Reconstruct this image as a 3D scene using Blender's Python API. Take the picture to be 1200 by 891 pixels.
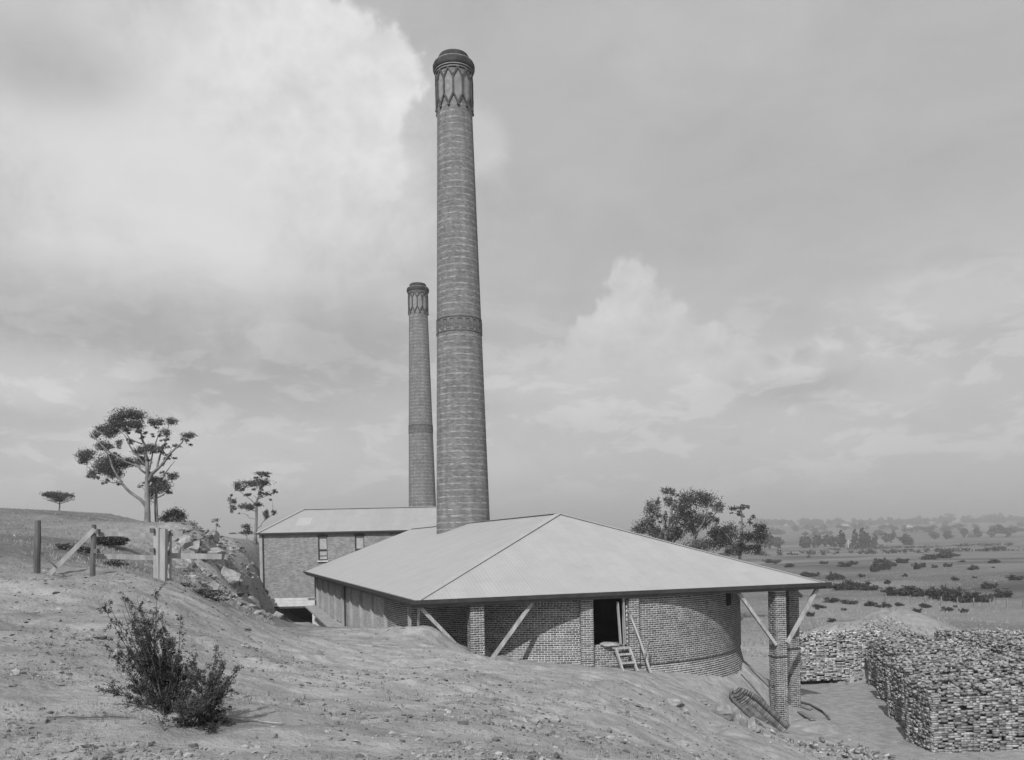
import bpy, math, random
import numpy as np
from mathutils import Vector, Matrix

# ------------------------------------------------------------------ clean
for o in list(bpy.data.objects):
    bpy.data.objects.remove(o, do_unlink=True)
SC = bpy.context.scene
COL = SC.collection
R = math.radians
random.seed(7)
rng = np.random.default_rng(11)
EYE = 8.0                     # height of the lens above the brick yard datum
F = 967.0                     # focal length in photograph pixels
ROLL = R(1.2)

# ------------------------------------------------------------------ camera
cam = bpy.data.cameras.new("camera")
cam.sensor_width = 36.0
cam.lens = F / 1200.0 * 36.0
cam.shift_y = (636.5 - 445.5) / 1200.0
cam.clip_start = 0.1
cam.clip_end = 20000
co = bpy.data.objects.new("camera", cam)
COL.objects.link(co)
co.location = (0, 0, EYE)
co.rotation_euler = (Matrix.Rotation(R(90), 3, 'X') @ Matrix.Rotation(-ROLL, 3, 'Z')).to_euler()
SC.camera = co

# ------------------------------------------------------------------ view
SC.view_settings.view_transform = 'Standard'
SC.view_settings.look = 'None'
SC.view_settings.exposure = 0.0
SC.view_settings.gamma = 1.0
SC.view_settings.use_curve_mapping = False

# ------------------------------------------------------------------ sun
SUN_EL, SUN_AZ = R(41), R(196)          # azimuth clockwise from +Y (behind the camera, to its left)
to_sun = Vector((math.sin(SUN_AZ) * math.cos(SUN_EL), math.cos(SUN_AZ) * math.cos(SUN_EL), math.sin(SUN_EL)))
sl = bpy.data.lights.new("sun", 'SUN')
sl.energy = 3.9
sl.angle = R(0.6)
sl.color = (1.0, 1.0, 1.0)          # a black and white photograph
so = bpy.data.objects.new("sun", sl)
COL.objects.link(so)
so.rotation_euler = to_sun.to_track_quat('Z', 'Y').to_euler()


def unroll(x, y):
    sr, su = x - 600.0, 636.5 - y
    c, s = math.cos(ROLL), math.sin(ROLL)
    return (c * sr + s * su, -s * sr + c * su)


def at(x, y, d):
    """A point of the place seen at photograph pixel x, y and standing d metres ahead of the lens."""
    r, u = unroll(x, y)
    return Vector((r / F * d, d, EYE + u / F * d))


# ------------------------------------------------------------------ world: monochrome daylight sky with clouds
W = bpy.data.worlds.new("World")
SC.world = W
W.use_nodes = True
wn, wl = W.node_tree.nodes, W.node_tree.links
wn.clear()


class NG:
    """tiny helper to write maths as nodes"""
    def __init__(s, nt): s.n, s.l = nt.nodes, nt.links
    def new(s, t, **k):
        n = s.n.new(t)
        for a, b in k.items(): setattr(n, a, b)
        return n
    def put(s, sock, v):
        if isinstance(v, (int, float)): sock.default_value = v
        elif isinstance(v, (tuple, list)): sock.default_value = v
        else: s.l.new(v, sock)
    def m(s, op, a, b=None, c=None, clamp=False):
        n = s.new('ShaderNodeMath', operation=op, use_clamp=clamp)
        s.put(n.inputs[0], a)
        if b is not None: s.put(n.inputs[1], b)
        if c is not None: s.put(n.inputs[2], c)
        return n.outputs[0]
    def noise(s, vec, scale, detail=4, rough=.55, dist=0.0):
        n = s.new('ShaderNodeTexNoise')
        if vec is not None: s.l.new(vec, n.inputs['Vector'])
        n.inputs['Scale'].default_value = scale
        n.inputs['Detail'].default_value = detail
        n.inputs['Roughness'].default_value = rough
        n.inputs['Distortion'].default_value = dist
        return n.outputs[0]
    def ss(s, v, lo, hi, a=0.0, b=1.0):
        n = s.new('ShaderNodeMapRange', interpolation_type='SMOOTHSTEP')
        s.put(n.inputs[0], v)
        for i, q in enumerate((lo, hi, a, b)): s.put(n.inputs[i + 1], q)
        return n.outputs[0]
    def xyz(s, x, y, z):
        n = s.new('ShaderNodeCombineXYZ')
        s.put(n.inputs[0], x); s.put(n.inputs[1], y); s.put(n.inputs[2], z)
        return n.outputs[0]
    def sep(s, v):
        n = s.new('ShaderNodeSeparateXYZ'); s.l.new(v, n.inputs[0]); return n.outputs


g = NG(W.node_tree)
tc = g.new('ShaderNodeTexCoord').outputs['Generated']
dx, dy, dz = g.sep(tc)
az = g.m('ARCTAN2', dx, dy)
el = g.m('ARCSINE', dz)
n1 = g.noise(tc, 6.0, 9, .62, .4)
n2 = g.noise(tc, 20.0, 8, .62, .3)
n3 = g.noise(tc, 2.4, 6, .6)
bil = g.m('ADD', g.m('ABSOLUTE', g.m('SUBTRACT', g.noise(tc, 17.0, 2, .5), .5)), g.m('MULTIPLY', g.m('ABSOLUTE', g.m('SUBTRACT', g.noise(tc, 41.0, 3, .5), .5)), .5))
nz = g.m('ADD', g.m('MULTIPLY', g.m('SUBTRACT', n1, .5), 2.6), g.m('MULTIPLY', g.m('SUBTRACT', n2, .5), 1.5))
stretch = g.xyz(g.m('MULTIPLY', az, 4.0), g.m('MULTIPLY', el, 9.0), 0.0)
n4 = g.noise(stretch, 1.6, 8, .6, .5)
# clear, hazy sky: the physical sky in black and white
sky = g.new('ShaderNodeTexSky', sky_type='NISHITA', sun_disc=False)
sky.sun_elevation = SUN_EL
sky.sun_rotation = SUN_AZ
sky.dust_density = 2.5
bw = g.new('ShaderNodeRGBToBW')
wl.new(sky.outputs[0], bw.inputs[0])
SKY_BASE = .415
BG = 0.1
clear = g.m('ADD', g.m('MULTIPLY', bw.outputs[0], BG * .30), SKY_BASE)
lum = g.m('ADD', clear, g.m('MULTIPLY', g.m('SUBTRACT', n4, .5), .13))
lum = g.m('ADD', lum, g.m('MULTIPLY', g.m('SUBTRACT', n3, .5), .10))
# broken cloudlets low in the sky
n5 = g.noise(g.xyz(g.m('MULTIPLY', az, 5.0), g.m('MULTIPLY', el, 12.0), 3.7), 2.1, 9, .64, .35)
low = g.m('MULTIPLY', g.ss(el, .02, .10), g.ss(el, .34, .18))
lum = g.m('ADD', lum, g.m('MULTIPLY', low, g.m('SUBTRACT', g.m('MULTIPLY', g.ss(n5, .49, .585), .085), g.m('MULTIPLY', g.ss(n5, .40, .30), .05))))


def dist(px, py, rx, ry):
    r, u = unroll(px, py)
    a0, e0 = math.atan2(r, F), math.atan2(u, math.hypot(r, F))
    ra, re = rx / F * math.cos(a0) ** 2, ry / F * math.cos(a0) * math.cos(e0)
    da = g.m('DIVIDE', g.m('SUBTRACT', az, a0), ra)
    de = g.m('DIVIDE', g.m('SUBTRACT', el, e0), re)
    return g.m('SQRT', g.m('ADD', g.m('MULTIPLY', da, da), g.m('MULTIPLY', de, de)))


def cloud(px, py, rx, ry, amp, lo, hi, wob):
    """one soft cloud of the sky: middle and half-widths as angles, brighter or greyer than the air round it"""
    global lum
    v = g.m('ADD', g.m('SUBTRACT', 1.0, dist(px, py, rx, ry)), g.m('MULTIPLY', nz, wob))
    lum = g.m('ADD', lum, g.m('MULTIPLY', g.ss(v, lo, hi), amp))


def cumulus(puffs, top, crisp, wob, y0, y1, x0=None, x1=None):
    """a heaped cloud: union of puffs with a crisp upper edge, melting away below between the heights y0 and y1"""
    global lum
    f = None
    for px, py, r in puffs:
        v = g.m('MULTIPLY', g.m('SUBTRACT', 1.0, dist(px, py, r, r)), r / 50.0)
        f = v if f is None else g.m('SMOOTH_MAX', f, v, .25)
    f = g.m('ADD', f, g.m('MULTIPLY', nz, wob))
    f = g.m('SUBTRACT', f, g.m('MULTIPLY', g.m('SUBTRACT', bil, .10), 1.3))      # cauliflower edge
    e0, e1 = (math.atan2(636.5 - y, F) for y in (y0, y1))
    mk = g.m('MULTIPLY', g.ss(f, 0.0, crisp), g.ss(el, e1, e0))
    if x0 is not None:      # and fading to one side into the veil of cloud behind it
        a0, a1 = (math.atan2(x - 600, F) for x in (x0, x1))
        mk = g.m('MULTIPLY', mk, g.ss(az, a0, a1))
    tex = g.m('SUBTRACT', g.m('ADD', top, g.m('MULTIPLY', nz, .13)), g.m('MULTIPLY', bil, .35))
    lum = g.m('ADD', g.m('MULTIPLY', lum, g.m('SUBTRACT', 1.0, mk)), g.m('MULTIPLY', tex, mk))


for c in ((200, 190, 400, 230, .25, -.2, .8, .45), (1085, 350, 130, 42, .07, -.2, .5, .5), (560, 165, 42, 50, .10, -.1, .5, .4),
          (250, 400, 380, 85, -.14, -.2, .8, .35), (60, 440, 150, 50, .13, -.2, .6, .5), (320, 540, 400, 45, .06, -.2, .8, .5),
          (75, 85, 150, 70, -.17, -.2, .9, .5), (690, 450, 190, 50, .06, -.2, .7, .5),
          (970, 455, 160, 26, -.06, -.2, .7, .6), (905, 425, 120, 26, .07, -.2, .5, .7), (1050, 447, 80, 28, .06, -.2, .5, .7),
          (830, 40, 180, 70, .05, -.2, .9, .5), (900, 250, 340, 110, -.03, -.2, .9, .3), (800, 520, 420, 60, .03, -.2, .9, .5),
          # clouds of the same kind beyond the frame
          (-500, 250, 420, 240, .13, -.2, .8, .45), (1900, 260, 520, 260, .10, -.2, .8, .45), (600, -700, 900, 400, .07, -.2, .9, .45)):
    cloud(*c)
cumulus([(300, 80, 130), (395, 70, 62), (448, 62, 44), (468, 92, 30), (425, 120, 50), (370, 170, 110), (180, 60, 90)], .77, .34, .42, 110, 340, 60, 380)
cumulus([(1040, 352, 26), (1080, 345, 32), (1120, 352, 30), (1000, 362, 22)], .57, .4, .40, 345, 400)
cumulus([(905, 425, 24), (940, 418, 26), (980, 424, 22), (870, 440, 26)], .54, .4, .40, 425, 465)
cumulus([(742, 332, 36), (728, 362, 34), (770, 385, 52), (800, 425, 62), (705, 420, 60), (860, 440, 46), (650, 440, 46)], .67, .26, .40, 350, 490)
# the same broken cloud behind the camera
back = g.ss(dy, -.1, -.5)
lum = g.m('ADD', lum, g.m('MULTIPLY', back, g.m('MULTIPLY', g.ss(nz, -.1, .25), .12)))
lum = g.m('MAXIMUM', lum, .12)
bg = g.new('ShaderNodeBackground')
bg.inputs[1].default_value = BG
wl.new(g.m('DIVIDE', lum, BG), bg.inputs[0])
wo = g.new('ShaderNodeOutputWorld')
wl.new(bg.outputs[0], wo.inputs[0])

# ------------------------------------------------------------------ materials


def material(name, a, b, scale=4.0, rough=.85, detail=5, bump=0.0, bscale=None, island=0.0, attr=None, spec=.3, stretch=None, dark=None):
    """grey material between albedos a and b by noise; island adds a tone per loose piece; attr multiplies by a stored tone"""
    mt = bpy.data.materials.new(name)
    mt.use_nodes = True
    q = NG(mt.node_tree)
    bs = mt.node_tree.nodes['Principled BSDF']
    bs.inputs['Roughness'].default_value = rough
    bs.inputs['Specular IOR Level'].default_value = spec
    vec = q.new('ShaderNodeTexCoord').outputs['Object']
    if stretch:
        mp = q.new('ShaderNodeMapping')
        mp.inputs['Scale'].default_value = stretch
        q.l.new(vec, mp.inputs[0]); vec = mp.outputs[0]
    n = q.noise(vec, scale, detail, .6)
    v = q.ss(n, .3, .7, a, b)
    if island:
        ri = q.new('ShaderNodeNewGeometry').outputs['Random Per Island']
        v = q.m('MULTIPLY', v, q.m('ADD', 1.0 - island, q.m('MULTIPLY', ri, 2 * island)))
    if attr:
        at_ = q.new('ShaderNodeAttribute', attribute_name=attr)
        v = q.m('MULTIPLY', v, at_.outputs['Fac'])
    if dark:     # blotches of dirt: (scale, threshold, factor)
        n5 = q.noise(vec, dark[0], 6, .65)
        v = q.m('MULTIPLY', v, q.ss(n5, dark[1], dark[1] + .1, 1.0, dark[2]))
    cc = q.new('ShaderNodeCombineColor')
    for i in range(3): q.l.new(v, cc.inputs[i])
    q.l.new(cc.outputs[0], bs.inputs['Base Color'])
    if bump:
        bn = q.noise(vec, bscale or scale * 4, 8, .65)
        bp = q.new('ShaderNodeBump')
        bp.inputs['Distance'].default_value = bump
        bp.inputs['Strength'].default_value = 1.0
        q.l.new(bn, bp.inputs['Height'])
        q.l.new(bp.outputs[0], bs.inputs['Normal'])
    return mt


M = {}
M['ground'] = material('dry_earth', .82, 1.18, 2.2, .95, 10, .08, 6.5, attr='tone', spec=.1, dark=(8.0, .60, .76))
M['brick'] = material('brick_red', .095, .175, 2.0, .85, 5, .003, 40, island=.40)
M['brick_dusty'] = material('brick_limewashed', .26, .36, 1.2, .9, 5, .004, 40, island=.25)
M['brick_stack'] = material('brick_new', .25, .46, 3.0, .9, 5, .006, 30, island=.40)
M['brick_pale'] = material('brick_mixed', .17, .33, 3.0, .9, 5, .006, 30, island=.45)
M['mortar'] = material('lime_mortar', .54, .70, 3.0, .95, 5, .01, 30)
M['gap_shade'] = material('stack_gap_shade', .05, .09, 3.0, .95)  # shade of the gaps between stacked bricks, put into the colour
M['timber'] = material('weathered_timber', .26, .42, 6.0, .85, 6, .006, 24, stretch=(1, 1, .15), island=.12)
M['timber_fence'] = material('grey_split_timber', .23, .36, 6.0, .9, 6, .01, 24, stretch=(1, 1, .15), island=.12)
M['timber_post'] = material('blackened_post_timber', .055, .14, 7.0, .9, 6, .012, 30, stretch=(1, 1, .12))
M['timber_dark'] = material('old_post_timber', .12, .26, 7.0, .9, 6, .01, 30, stretch=(1, 1, .12))
M['gutter'] = material('dark_painted_iron', .028, .045, 3.0, .6, 4, .0)
M['gutter_lip'] = material('grey_painted_timber', .08, .11, 3.0, .7)
M['bark'] = material('pale_bark', .12, .25, 1.5, .9, 6, .02, 8)
M['stem'] = material('dark_stem', .06, .12, 8, .9)
M['leaf'] = material('gum_leaf', .045, .085, 1.2, .6, 3, island=.45)
M['leaf_dark'] = material('scrub_leaf', .030, .055, 1.2, .65, 3, island=.5)
M['leaf_far'] = material('far_leaf', .05, .085, .3, .8, 3, island=.4)
M['rock'] = material('pale_rock', .22, .40, 1.3, .95, 8, .12, 3.5, dark=(1.6, .58, .5))
M['rock_dull'] = material('dull_rock', .15, .30, 1.3, .95, 8, .10, 3.5, island=.3)
M['clod'] = material('earth_clod', .14, .32, 2.0, .95, 5, .02, 10, island=.35)
M['panel'] = material('lime_panel', .17, .26, 3.0, .9, 5, .01, 20, island=.2)
M['rib'] = material('burnt_brick', .05, .09, 3.0, .85, 5, .01, 20)  # chimney ribs; also painted shade on the pier ledges and far doorway
M['soot'] = material('sooty_brick', .028, .062, 2.0, .85, 5, .02, 14)
M['fret'] = material('dark_header_brick', .095, .14, 3.0, .85)
M['white'] = material('white_paint', .68, .80, 3.0, .6, 5)
M['board'] = material('whitewashed_board', .50, .62, 2.0, .8, 5)
M['black'] = material('shaded_interior', .015, .03, 2.0, .95)  # near-black colour carries the darkness of unlit interiors and openings
M['blind'] = material('pale_blind', .30, .40, 2.0, .8)
M['glass'] = material('window_glass', .10, .16, 2.0, .15, spec=.5)
M['iron'] = material('rusty_iron', .07, .13, 6.0, .7)
M['dirt'] = material('tipped_earth', .25, .38, 2.0, .95, 6, .06, 6)
M['grass'] = material('dry_grass', .20, .36, 3.0, .9, island=.35)


def roof_material(name, axis, tone=1.0):
    mt = bpy.data.materials.new(name)
    mt.use_nodes = True
    q = NG(mt.node_tree)
    bs = mt.node_tree.nodes['Principled BSDF']
    bs.inputs['Roughness'].default_value = .62
    bs.inputs['Specular IOR Level'].default_value = .35
    vec = q.new('ShaderNodeTexCoord').outputs['Object']
    x, y, z = q.sep(vec)
    a, b = (x, y) if axis == 0 else (y, x)
    br = q.new('ShaderNodeTexBrick')
    br.offset = .5
    q.l.new(q.xyz(b, a, 0.0), br.inputs['Vector'])
    br.inputs['Color1'].default_value = (.345, .345, .345, 1)
    br.inputs['Color2'].default_value = (.365, .365, .365, 1)
    br.inputs['Mortar'].default_value = (.325, .325, .325, 1)
    br.inputs['Scale'].default_value = 1.0
    br.inputs['Mortar Size'].default_value = .013
    br.inputs['Brick Width'].default_value = 2.35
    br.inputs['Row Height'].default_value = .66
    n = q.noise(vec, 1.1, 7, .65)
    mul = q.ss(n, .25, .75, .94 * tone, 1.05 * tone)
    n2 = q.noise(vec, 9.0, 3, .6)
    mul = q.m('MULTIPLY', mul, q.ss(n2, .70, .75, 1.0, .72))
    vm = q.new('ShaderNodeVectorMath', operation='SCALE')
    q.l.new(br.outputs[0], vm.inputs[0]); q.l.new(mul, vm.inputs['Scale'])
    q.l.new(vm.outputs[0], bs.inputs['Base Color'])
    w = q.m('SINE', q.m('MULTIPLY', a, 2 * math.pi / .152))
    bp = q.new('ShaderNodeBump')
    bp.inputs['Distance'].default_value = .0022
    q.l.new(w, bp.inputs['Height'])
    q.l.new(bp.outputs[0], bs.inputs['Normal'])
    return mt


M['roof_x'] = roof_material('corrugated_iron_front', 0)
M['roof_y'] = roof_material('corrugated_iron_side', 1)
M['roof_far'] = roof_material('corrugated_iron_far', 0, .86)
M['roof_far_y'] = roof_material('corrugated_iron_far_hip', 1, .86)


def brick_wall_material(name, round_, c1, c2, mo, band=0.0):
    """courses of brick too far off to be told apart; round_: wrapped round the z axis with that mean radius"""
    mt = bpy.data.materials.new(name)
    mt.use_nodes = True
    q = NG(mt.node_tree)
    bs = mt.node_tree.nodes['Principled BSDF']
    bs.inputs['Roughness'].default_value = .9
    bs.inputs['Specular IOR Level'].default_value = .2
    vec = q.new('ShaderNodeTexCoord').outputs['Object']
    x, y, z = q.sep(vec)
    u = q.m('MULTIPLY', q.m('ARCTAN2', y, x), round_) if round_ else x
    br = q.new('ShaderNodeTexBrick')
    br.offset = .5
    q.l.new(q.xyz(u, z, 0.0), br.inputs['Vector'])
    for k, c in (('Color1', c1), ('Color2', c2), ('Mortar', mo)):
        br.inputs[k].default_value = (c, c, c, 1)
    br.inputs['Scale'].default_value = 1.0
    br.inputs['Mortar Size'].default_value = .012
    br.inputs['Bias'].default_value = 0.0
    br.inputs['Brick Width'].default_value = .24
    br.inputs['Row Height'].default_value = .086
    n = q.noise(vec, .9, 6, .65)
    mul = q.ss(n, .25, .75, .85, 1.15)
    if round_:
        st_ = q.noise(q.xyz(q.m('MULTIPLY', u, 1.1), q.m('MULTIPLY', z, .05), 0.0), 2.2, 6, .6)
        mul = q.m('MULTIPLY', mul, q.ss(st_, .35, .7, .86, 1.1))
    if band:
        # a pale header course every fifth course
        ph = q.m('FRACT', q.m('DIVIDE', z, .43))
        nb = q.noise(q.xyz(u, q.m('MULTIPLY', z, 2.3), 0.0), 3.0, 3, .6)
        on = q.m('MULTIPLY', q.m('LESS_THAN', ph, .2), q.ss(nb, .35, .6))
        mul = q.m('MULTIPLY', mul, q.m('ADD', 1.0, q.m('MULTIPLY', on, band)))
    vm = q.new('ShaderNodeVectorMath', operation='SCALE')
    q.l.new(br.outputs[0], vm.inputs[0]); q.l.new(mul, vm.inputs['Scale'])
    q.l.new(vm.outputs[0], bs.inputs['Base Color'])
    bp = q.new('ShaderNodeBump')
    bp.inputs['Distance'].default_value = .01
    bp.invert = True
    q.l.new(br.outputs[1], bp.inputs['Height'])
    q.l.new(bp.outputs[0], bs.inputs['Normal'])
    return mt


M['chimney'] = brick_wall_material('chimney_brick', 1.5, .12, .225, .20, .72)
M['far_wall'] = brick_wall_material('far_wall_brick', 0, .13, .30, .36)

# ------------------------------------------------------------------ mesh helpers


class MB:
    def __init__(s): s.v, s.f, s.i = [], [], []
    def add(s, vs, fs, mi=0):
        n = len(s.v)
        s.v += [tuple(q) for q in vs]
        s.f += [tuple(k + n for k in f) for f in fs]
        s.i += [mi] * len(fs)
    def box(s, c, d, rz=0.0, mi=0, rot=None):
        c = Vector(c)
        m = rot if rot is not None else Matrix.Rotation(rz, 3, 'Z')
        vs = [c + m @ Vector((a * d[0] / 2, b * d[1] / 2, e * d[2] / 2)) for e in (-1, 1) for b in (-1, 1) for a in (-1, 1)]
        s.add(vs, [(0, 2, 3, 1), (4, 5, 7, 6), (0, 1, 5, 4), (2, 6, 7, 3), (0, 4, 6, 2), (1, 3, 7, 5)], mi)
    def beam(s, a, b, w, h, mi=0, up=(0, 0, 1)):
        """rectangular timber from a to b: w across, h in the up direction"""
        a, b = Vector(a), Vector(b)
        t = (b - a).normalized()
        u = Vector(up)
        n = t.cross(u)
        if n.length < 1e-4: n = t.cross(Vector((1, 0, 0)))
        n.normalize()
        u = n.cross(t)
        m = Matrix((t, n, u)).transposed()
        s.box((a + b) / 2, ((b - a).length, w, h), mi=mi, rot=m)
    def tube(s, pts, rad, k=7, mi=0, cap=True):
        pts = [Vector(p) for p in pts]
        if isinstance(rad, (int, float)): rad = [rad] * len(pts)
        vs, fs = [], []
        for i, p in enumerate(pts):
            t = (pts[min(i + 1, len(pts) - 1)] - pts[max(i - 1, 0)]).normalized()
            n = t.cross(Vector((0, 1, 0)))
            if n.length < .1: n = t.cross(Vector((1, 0, 0)))
            n.normalize(); b = t.cross(n)
            for j in range(k):
                a = 2 * math.pi * j / k
                vs.append(p + (n * math.cos(a) + b * math.sin(a)) * rad[i])
        for i in range(len(pts) - 1):
            for j in range(k):
                fs.append((i * k + j, i * k + (j + 1) % k, (i + 1) * k + (j + 1) % k, (i + 1) * k + j))
        if cap:
            fs.append(tuple(range(k - 1, -1, -1)))
            fs.append(tuple((len(pts) - 1) * k + j for j in range(k)))
        s.add(vs, fs, mi)
    def lathe(s, prof, k=48, mi=0, closed=False):
        """prof: (radius, z) from bottom to top"""
        vs = [(r * math.cos(2 * math.pi * j / k), r * math.sin(2 * math.pi * j / k), z) for r, z in prof for j in range(k)]
        fs = [(i * k + j, i * k + (j + 1) % k, (i + 1) * k + (j + 1) % k, (i + 1) * k + j) for i in range(len(prof) - 1) for j in range(k)]
        s.add(vs, fs, mi)
    def build(s, name, mats, parent=None, smooth=False, loc=None):
        me = bpy.data.meshes.new(name)
        me.from_pydata(s.v, [], s.f)
        mats = mats if isinstance(mats, (list, tuple)) else [mats]
        for q in mats: me.materials.append(q)
        if len(mats) > 1: me.polygons.foreach_set('material_index', s.i)
        if smooth: me.polygons.foreach_set('use_smooth', [True] * len(s.f))
        me.update()
        return link(name, me, parent, loc)


def link(name, me, parent=None, loc=None):
    o = bpy.data.objects.new(name, me)
    COL.objects.link(o)
    if loc is not None: o.location = loc
    if parent is not None: o.parent = parent
    return o


def tag(o, label=None, cat=None, group=None, kind=None):
    for k, v in (('label', label), ('category', cat), ('group', group), ('kind', kind)):
        if v: o[k] = v
    return o


def thing(name, label, cat, loc=(0, 0, 0), rz=0.0, group=None):
    o = bpy.data.objects.new(name, None)
    COL.objects.link(o)
    o.location = loc
    o.rotation_euler = (0, 0, rz)
    o.empty_display_size = .3
    return tag(o, label, cat, group)


BOXF = np.array([(0, 2, 3, 1), (4, 5, 7, 6), (0, 1, 5, 4), (2, 6, 7, 3), (0, 4, 6, 2), (1, 3, 7, 5)])
BOXS = np.array([(a, b, e) for e in (-.5, .5) for b in (-.5, .5) for a in (-.5, .5)])


def quads_mesh(name, verts, faces, mat):
    me = bpy.data.meshes.new(name)
    nf = len(faces)
    me.vertices.add(len(verts)); me.vertices.foreach_set('co', np.asarray(verts, dtype=np.float32).ravel())
    me.loops.add(nf * 4); me.loops.foreach_set('vertex_index', np.asarray(faces, dtype=np.int32).ravel())
    me.polygons.add(nf)
    me.polygons.foreach_set('loop_start', np.arange(nf, dtype=np.int32) * 4)
    me.materials.append(mat)
    me.update(calc_edges=True)
    me.validate()
    return me


def boxes_mesh(name, cen, dims, rots, mat):
    """many small boxes (bricks) in one mesh: centres, sizes, 3x3 rotations"""
    cen, dims, rots = np.asarray(cen), np.asarray(dims), np.asarray(rots)
    v = BOXS[None] * dims[:, None, :]
    v = np.einsum('nij,nkj->nki', rots, v) + cen[:, None, :]
    f = BOXF[None] + (np.arange(len(cen)) * 8)[:, None, None]
    return quads_mesh(name, v.reshape(-1, 3), f.reshape(-1, 4), mat)


def rotz(a):
    c, s = math.cos(a), math.sin(a)
    return np.array(((c, -s, 0), (s, c, 0), (0, 0, 1)))


def rnd_rot(tilt):
    m = Matrix.Rotation(random.uniform(0, 6.283), 3, 'Z') @ Matrix.Rotation(random.gauss(0, tilt), 3, 'X') @ Matrix.Rotation(random.gauss(0, tilt), 3, 'Y')
    return np.array(m)


# ------------------------------------------------------------------ ground: one sheet from the lens to the horizon


def vnoise(x, y, seed=0):
    xi, yi = np.floor(x).astype(np.int64), np.floor(y).astype(np.int64)
    xf, yf = x - xi, y - yi
    def h(a, b):
        n = (a * 374761393 + b * 668265263 + seed * 1442695041) & 0x7fffffff
        n = ((n ^ (n >> 13)) * 1274126177) & 0x7fffffff
        return ((n ^ (n >> 16)) & 0xffff) / 65535.0
    u, v = xf * xf * (3 - 2 * xf), yf * yf * (3 - 2 * yf)
    return (h(xi, yi) * (1 - u) + h(xi + 1, yi) * u) * (1 - v) + (h(xi, yi + 1) * (1 - u) + h(xi + 1, yi + 1) * u) * v


def fbm(x, y, octs=4, seed=0, gain=.5):
    a, t, s = 1.0, 0.0, 0.0
    for k in range(octs):
        t = t + a * (vnoise(x * 2 ** k, y * 2 ** k, seed + k * 17) - .5)
        a *= gain
    return t


PIX = [(100, 891, 6.3), (300, 891, 6.4), (600, 891, 6.6), (800, 891, 9.5), (850, 891, 13), (900, 891, 18.5),
       (60, 780, 9.5), (200, 780, 10.5), (60, 720, 14), (200, 725, 16), (400, 790, 13), (600, 800, 17), (750, 810, 20),
       (850, 850, 22), (500, 765, 23), (650, 790, 24), (330, 760, 19), (750, 795, 26), (450, 750, 28),
       (40, 673, 20), (110, 674, 20.5), (187, 678, 21), (40, 615, 45), (40, 598, 75), (130, 604, 78), (172, 612, 80),
       (240, 621, 82), (295, 629, 80), (150, 650, 32), (230, 650, 42), (230, 680, 36), 
       (250, 700, 30), (290, 712, 36), (330, 728, 36), (300, 735, 28), (257, 642, 46), (257, 636, 54), (255, 630, 68), (225, 634, 50), (215, 626, 68), (298, 706, 60), (298, 695, 68), (297, 665, 74), (297, 640, 80), (298, 632, 86), (285, 700, 50), (285, 682, 60), (286, 657, 69), (287, 638, 78), (270, 690, 46), (270, 668, 54), (270, 648, 63), (270, 636, 74), (270, 630, 82), (285, 634, 82), (257, 628, 82), (278, 632, 86),
       (440, 738, 37), (480, 738, 31.5), (400, 738, 42), (360, 729, 46),
       (510, 743, 30.2), (545, 767, 30.2), (556, 770, 30.2), (600, 775, 31), (680, 782, 31.8), (745, 785, 32.5), (800, 792, 33.3),
       (860, 784, 36.5), (872, 776, 38.5), (890, 800, 37.5), (908, 841, 35.2), (930, 829, 37.5), (945, 845, 34.5),
       (880, 815, 35.5), (850, 810, 33.5), (60, 603, 58), (130, 612, 58), (200, 622, 60), (250, 632, 62), (290, 645, 66), (100, 625, 40), (170, 632, 40), (318, 732, 45), (312, 730, 58), (325, 740, 48), (310, 722, 40), (345, 738, 42), (320, 742, 52), (345, 745, 56), (322, 745, 64), (312, 735, 70), (375, 738, 50), (385, 742, 46), (400, 748, 44.5),
       (294, 704, 58), (860, 845, 26.5), (835, 860, 22), (790, 830, 23), (880, 860, 27), (925, 880, 27.8)]
RAW = [(0, 0, -1.6), (-8, 0, -.7), (-12, -12, .4), (10, -12, -2.4), (8, 0, -3.0), (14, 4, -5.2), (20, 8, -7.6), (26, 14, -7.9),
       (20, 22, -7.9), (30, 0, -7.9), (30, -20, -7), (-35, -10, 1.2), (-30, 15, .6), (-40, 40, 2.6),
       (-50, 130, 2.0), (-20, 130, -2), (-17, 68, -6.4), (-11, 70, -6.7), (-6, 80, -7), (-15, 80, -5), (-21.3, 73.5, -6.3), (-20.5, 80, -6.3),
       (0, 40, -4.9), (-7.2, 46, -5.3), (-10, 55, -5.9), (-12.6, 62, -6.4), (3, 48, -6.5), (10, 50, -7.8), (5, 65, -7.6), (12, 44, -7.0),
       (14.5, 38, -7.9), (14, 45, -7.9), (18, 40, -7.9), (22, 46, -7.9), (14, 54, -7.9), (20, 60, -8.0), (18, 32, -7.9), (16, 29, -7.9),
       (24, 32, -7.9), (32, 40, -7.9), (30, 52, -8.0), (45, 45, -8.4), (40, 70, -8.6), (20, 80, -8.7), (0, 100, -8.8), (30, 110, -9), (70, 90, -9), (70, 40, -8.6)]


def warp(x, y):
    d = np.hypot(x, y) + 1e-6
    k = 12 * np.log1p(d / 12) / d
    return x * k, y * k


pts = [tuple(at(*p)) for p in PIX] + [(a, b, c + EYE) for a, b, c in RAW]
pts = np.array(pts)
PX, PY = warp(pts[:, 0], pts[:, 1])


def tps_k(r2): return .5 * r2 * np.log(r2 + 1e-12)


n_ = len(pts)
A = np.zeros((n_ + 3, n_ + 3))
A[:n_, :n_] = tps_k((PX[:, None] - PX) ** 2 + (PY[:, None] - PY) ** 2) + np.eye(n_) * .02
A[:n_, n_:] = np.stack((np.ones(n_), PX, PY), 1)
A[n_:, :n_] = A[:n_, n_:].T
SOL = np.linalg.solve(A, np.concatenate((pts[:, 2], np.zeros(3))))


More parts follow.
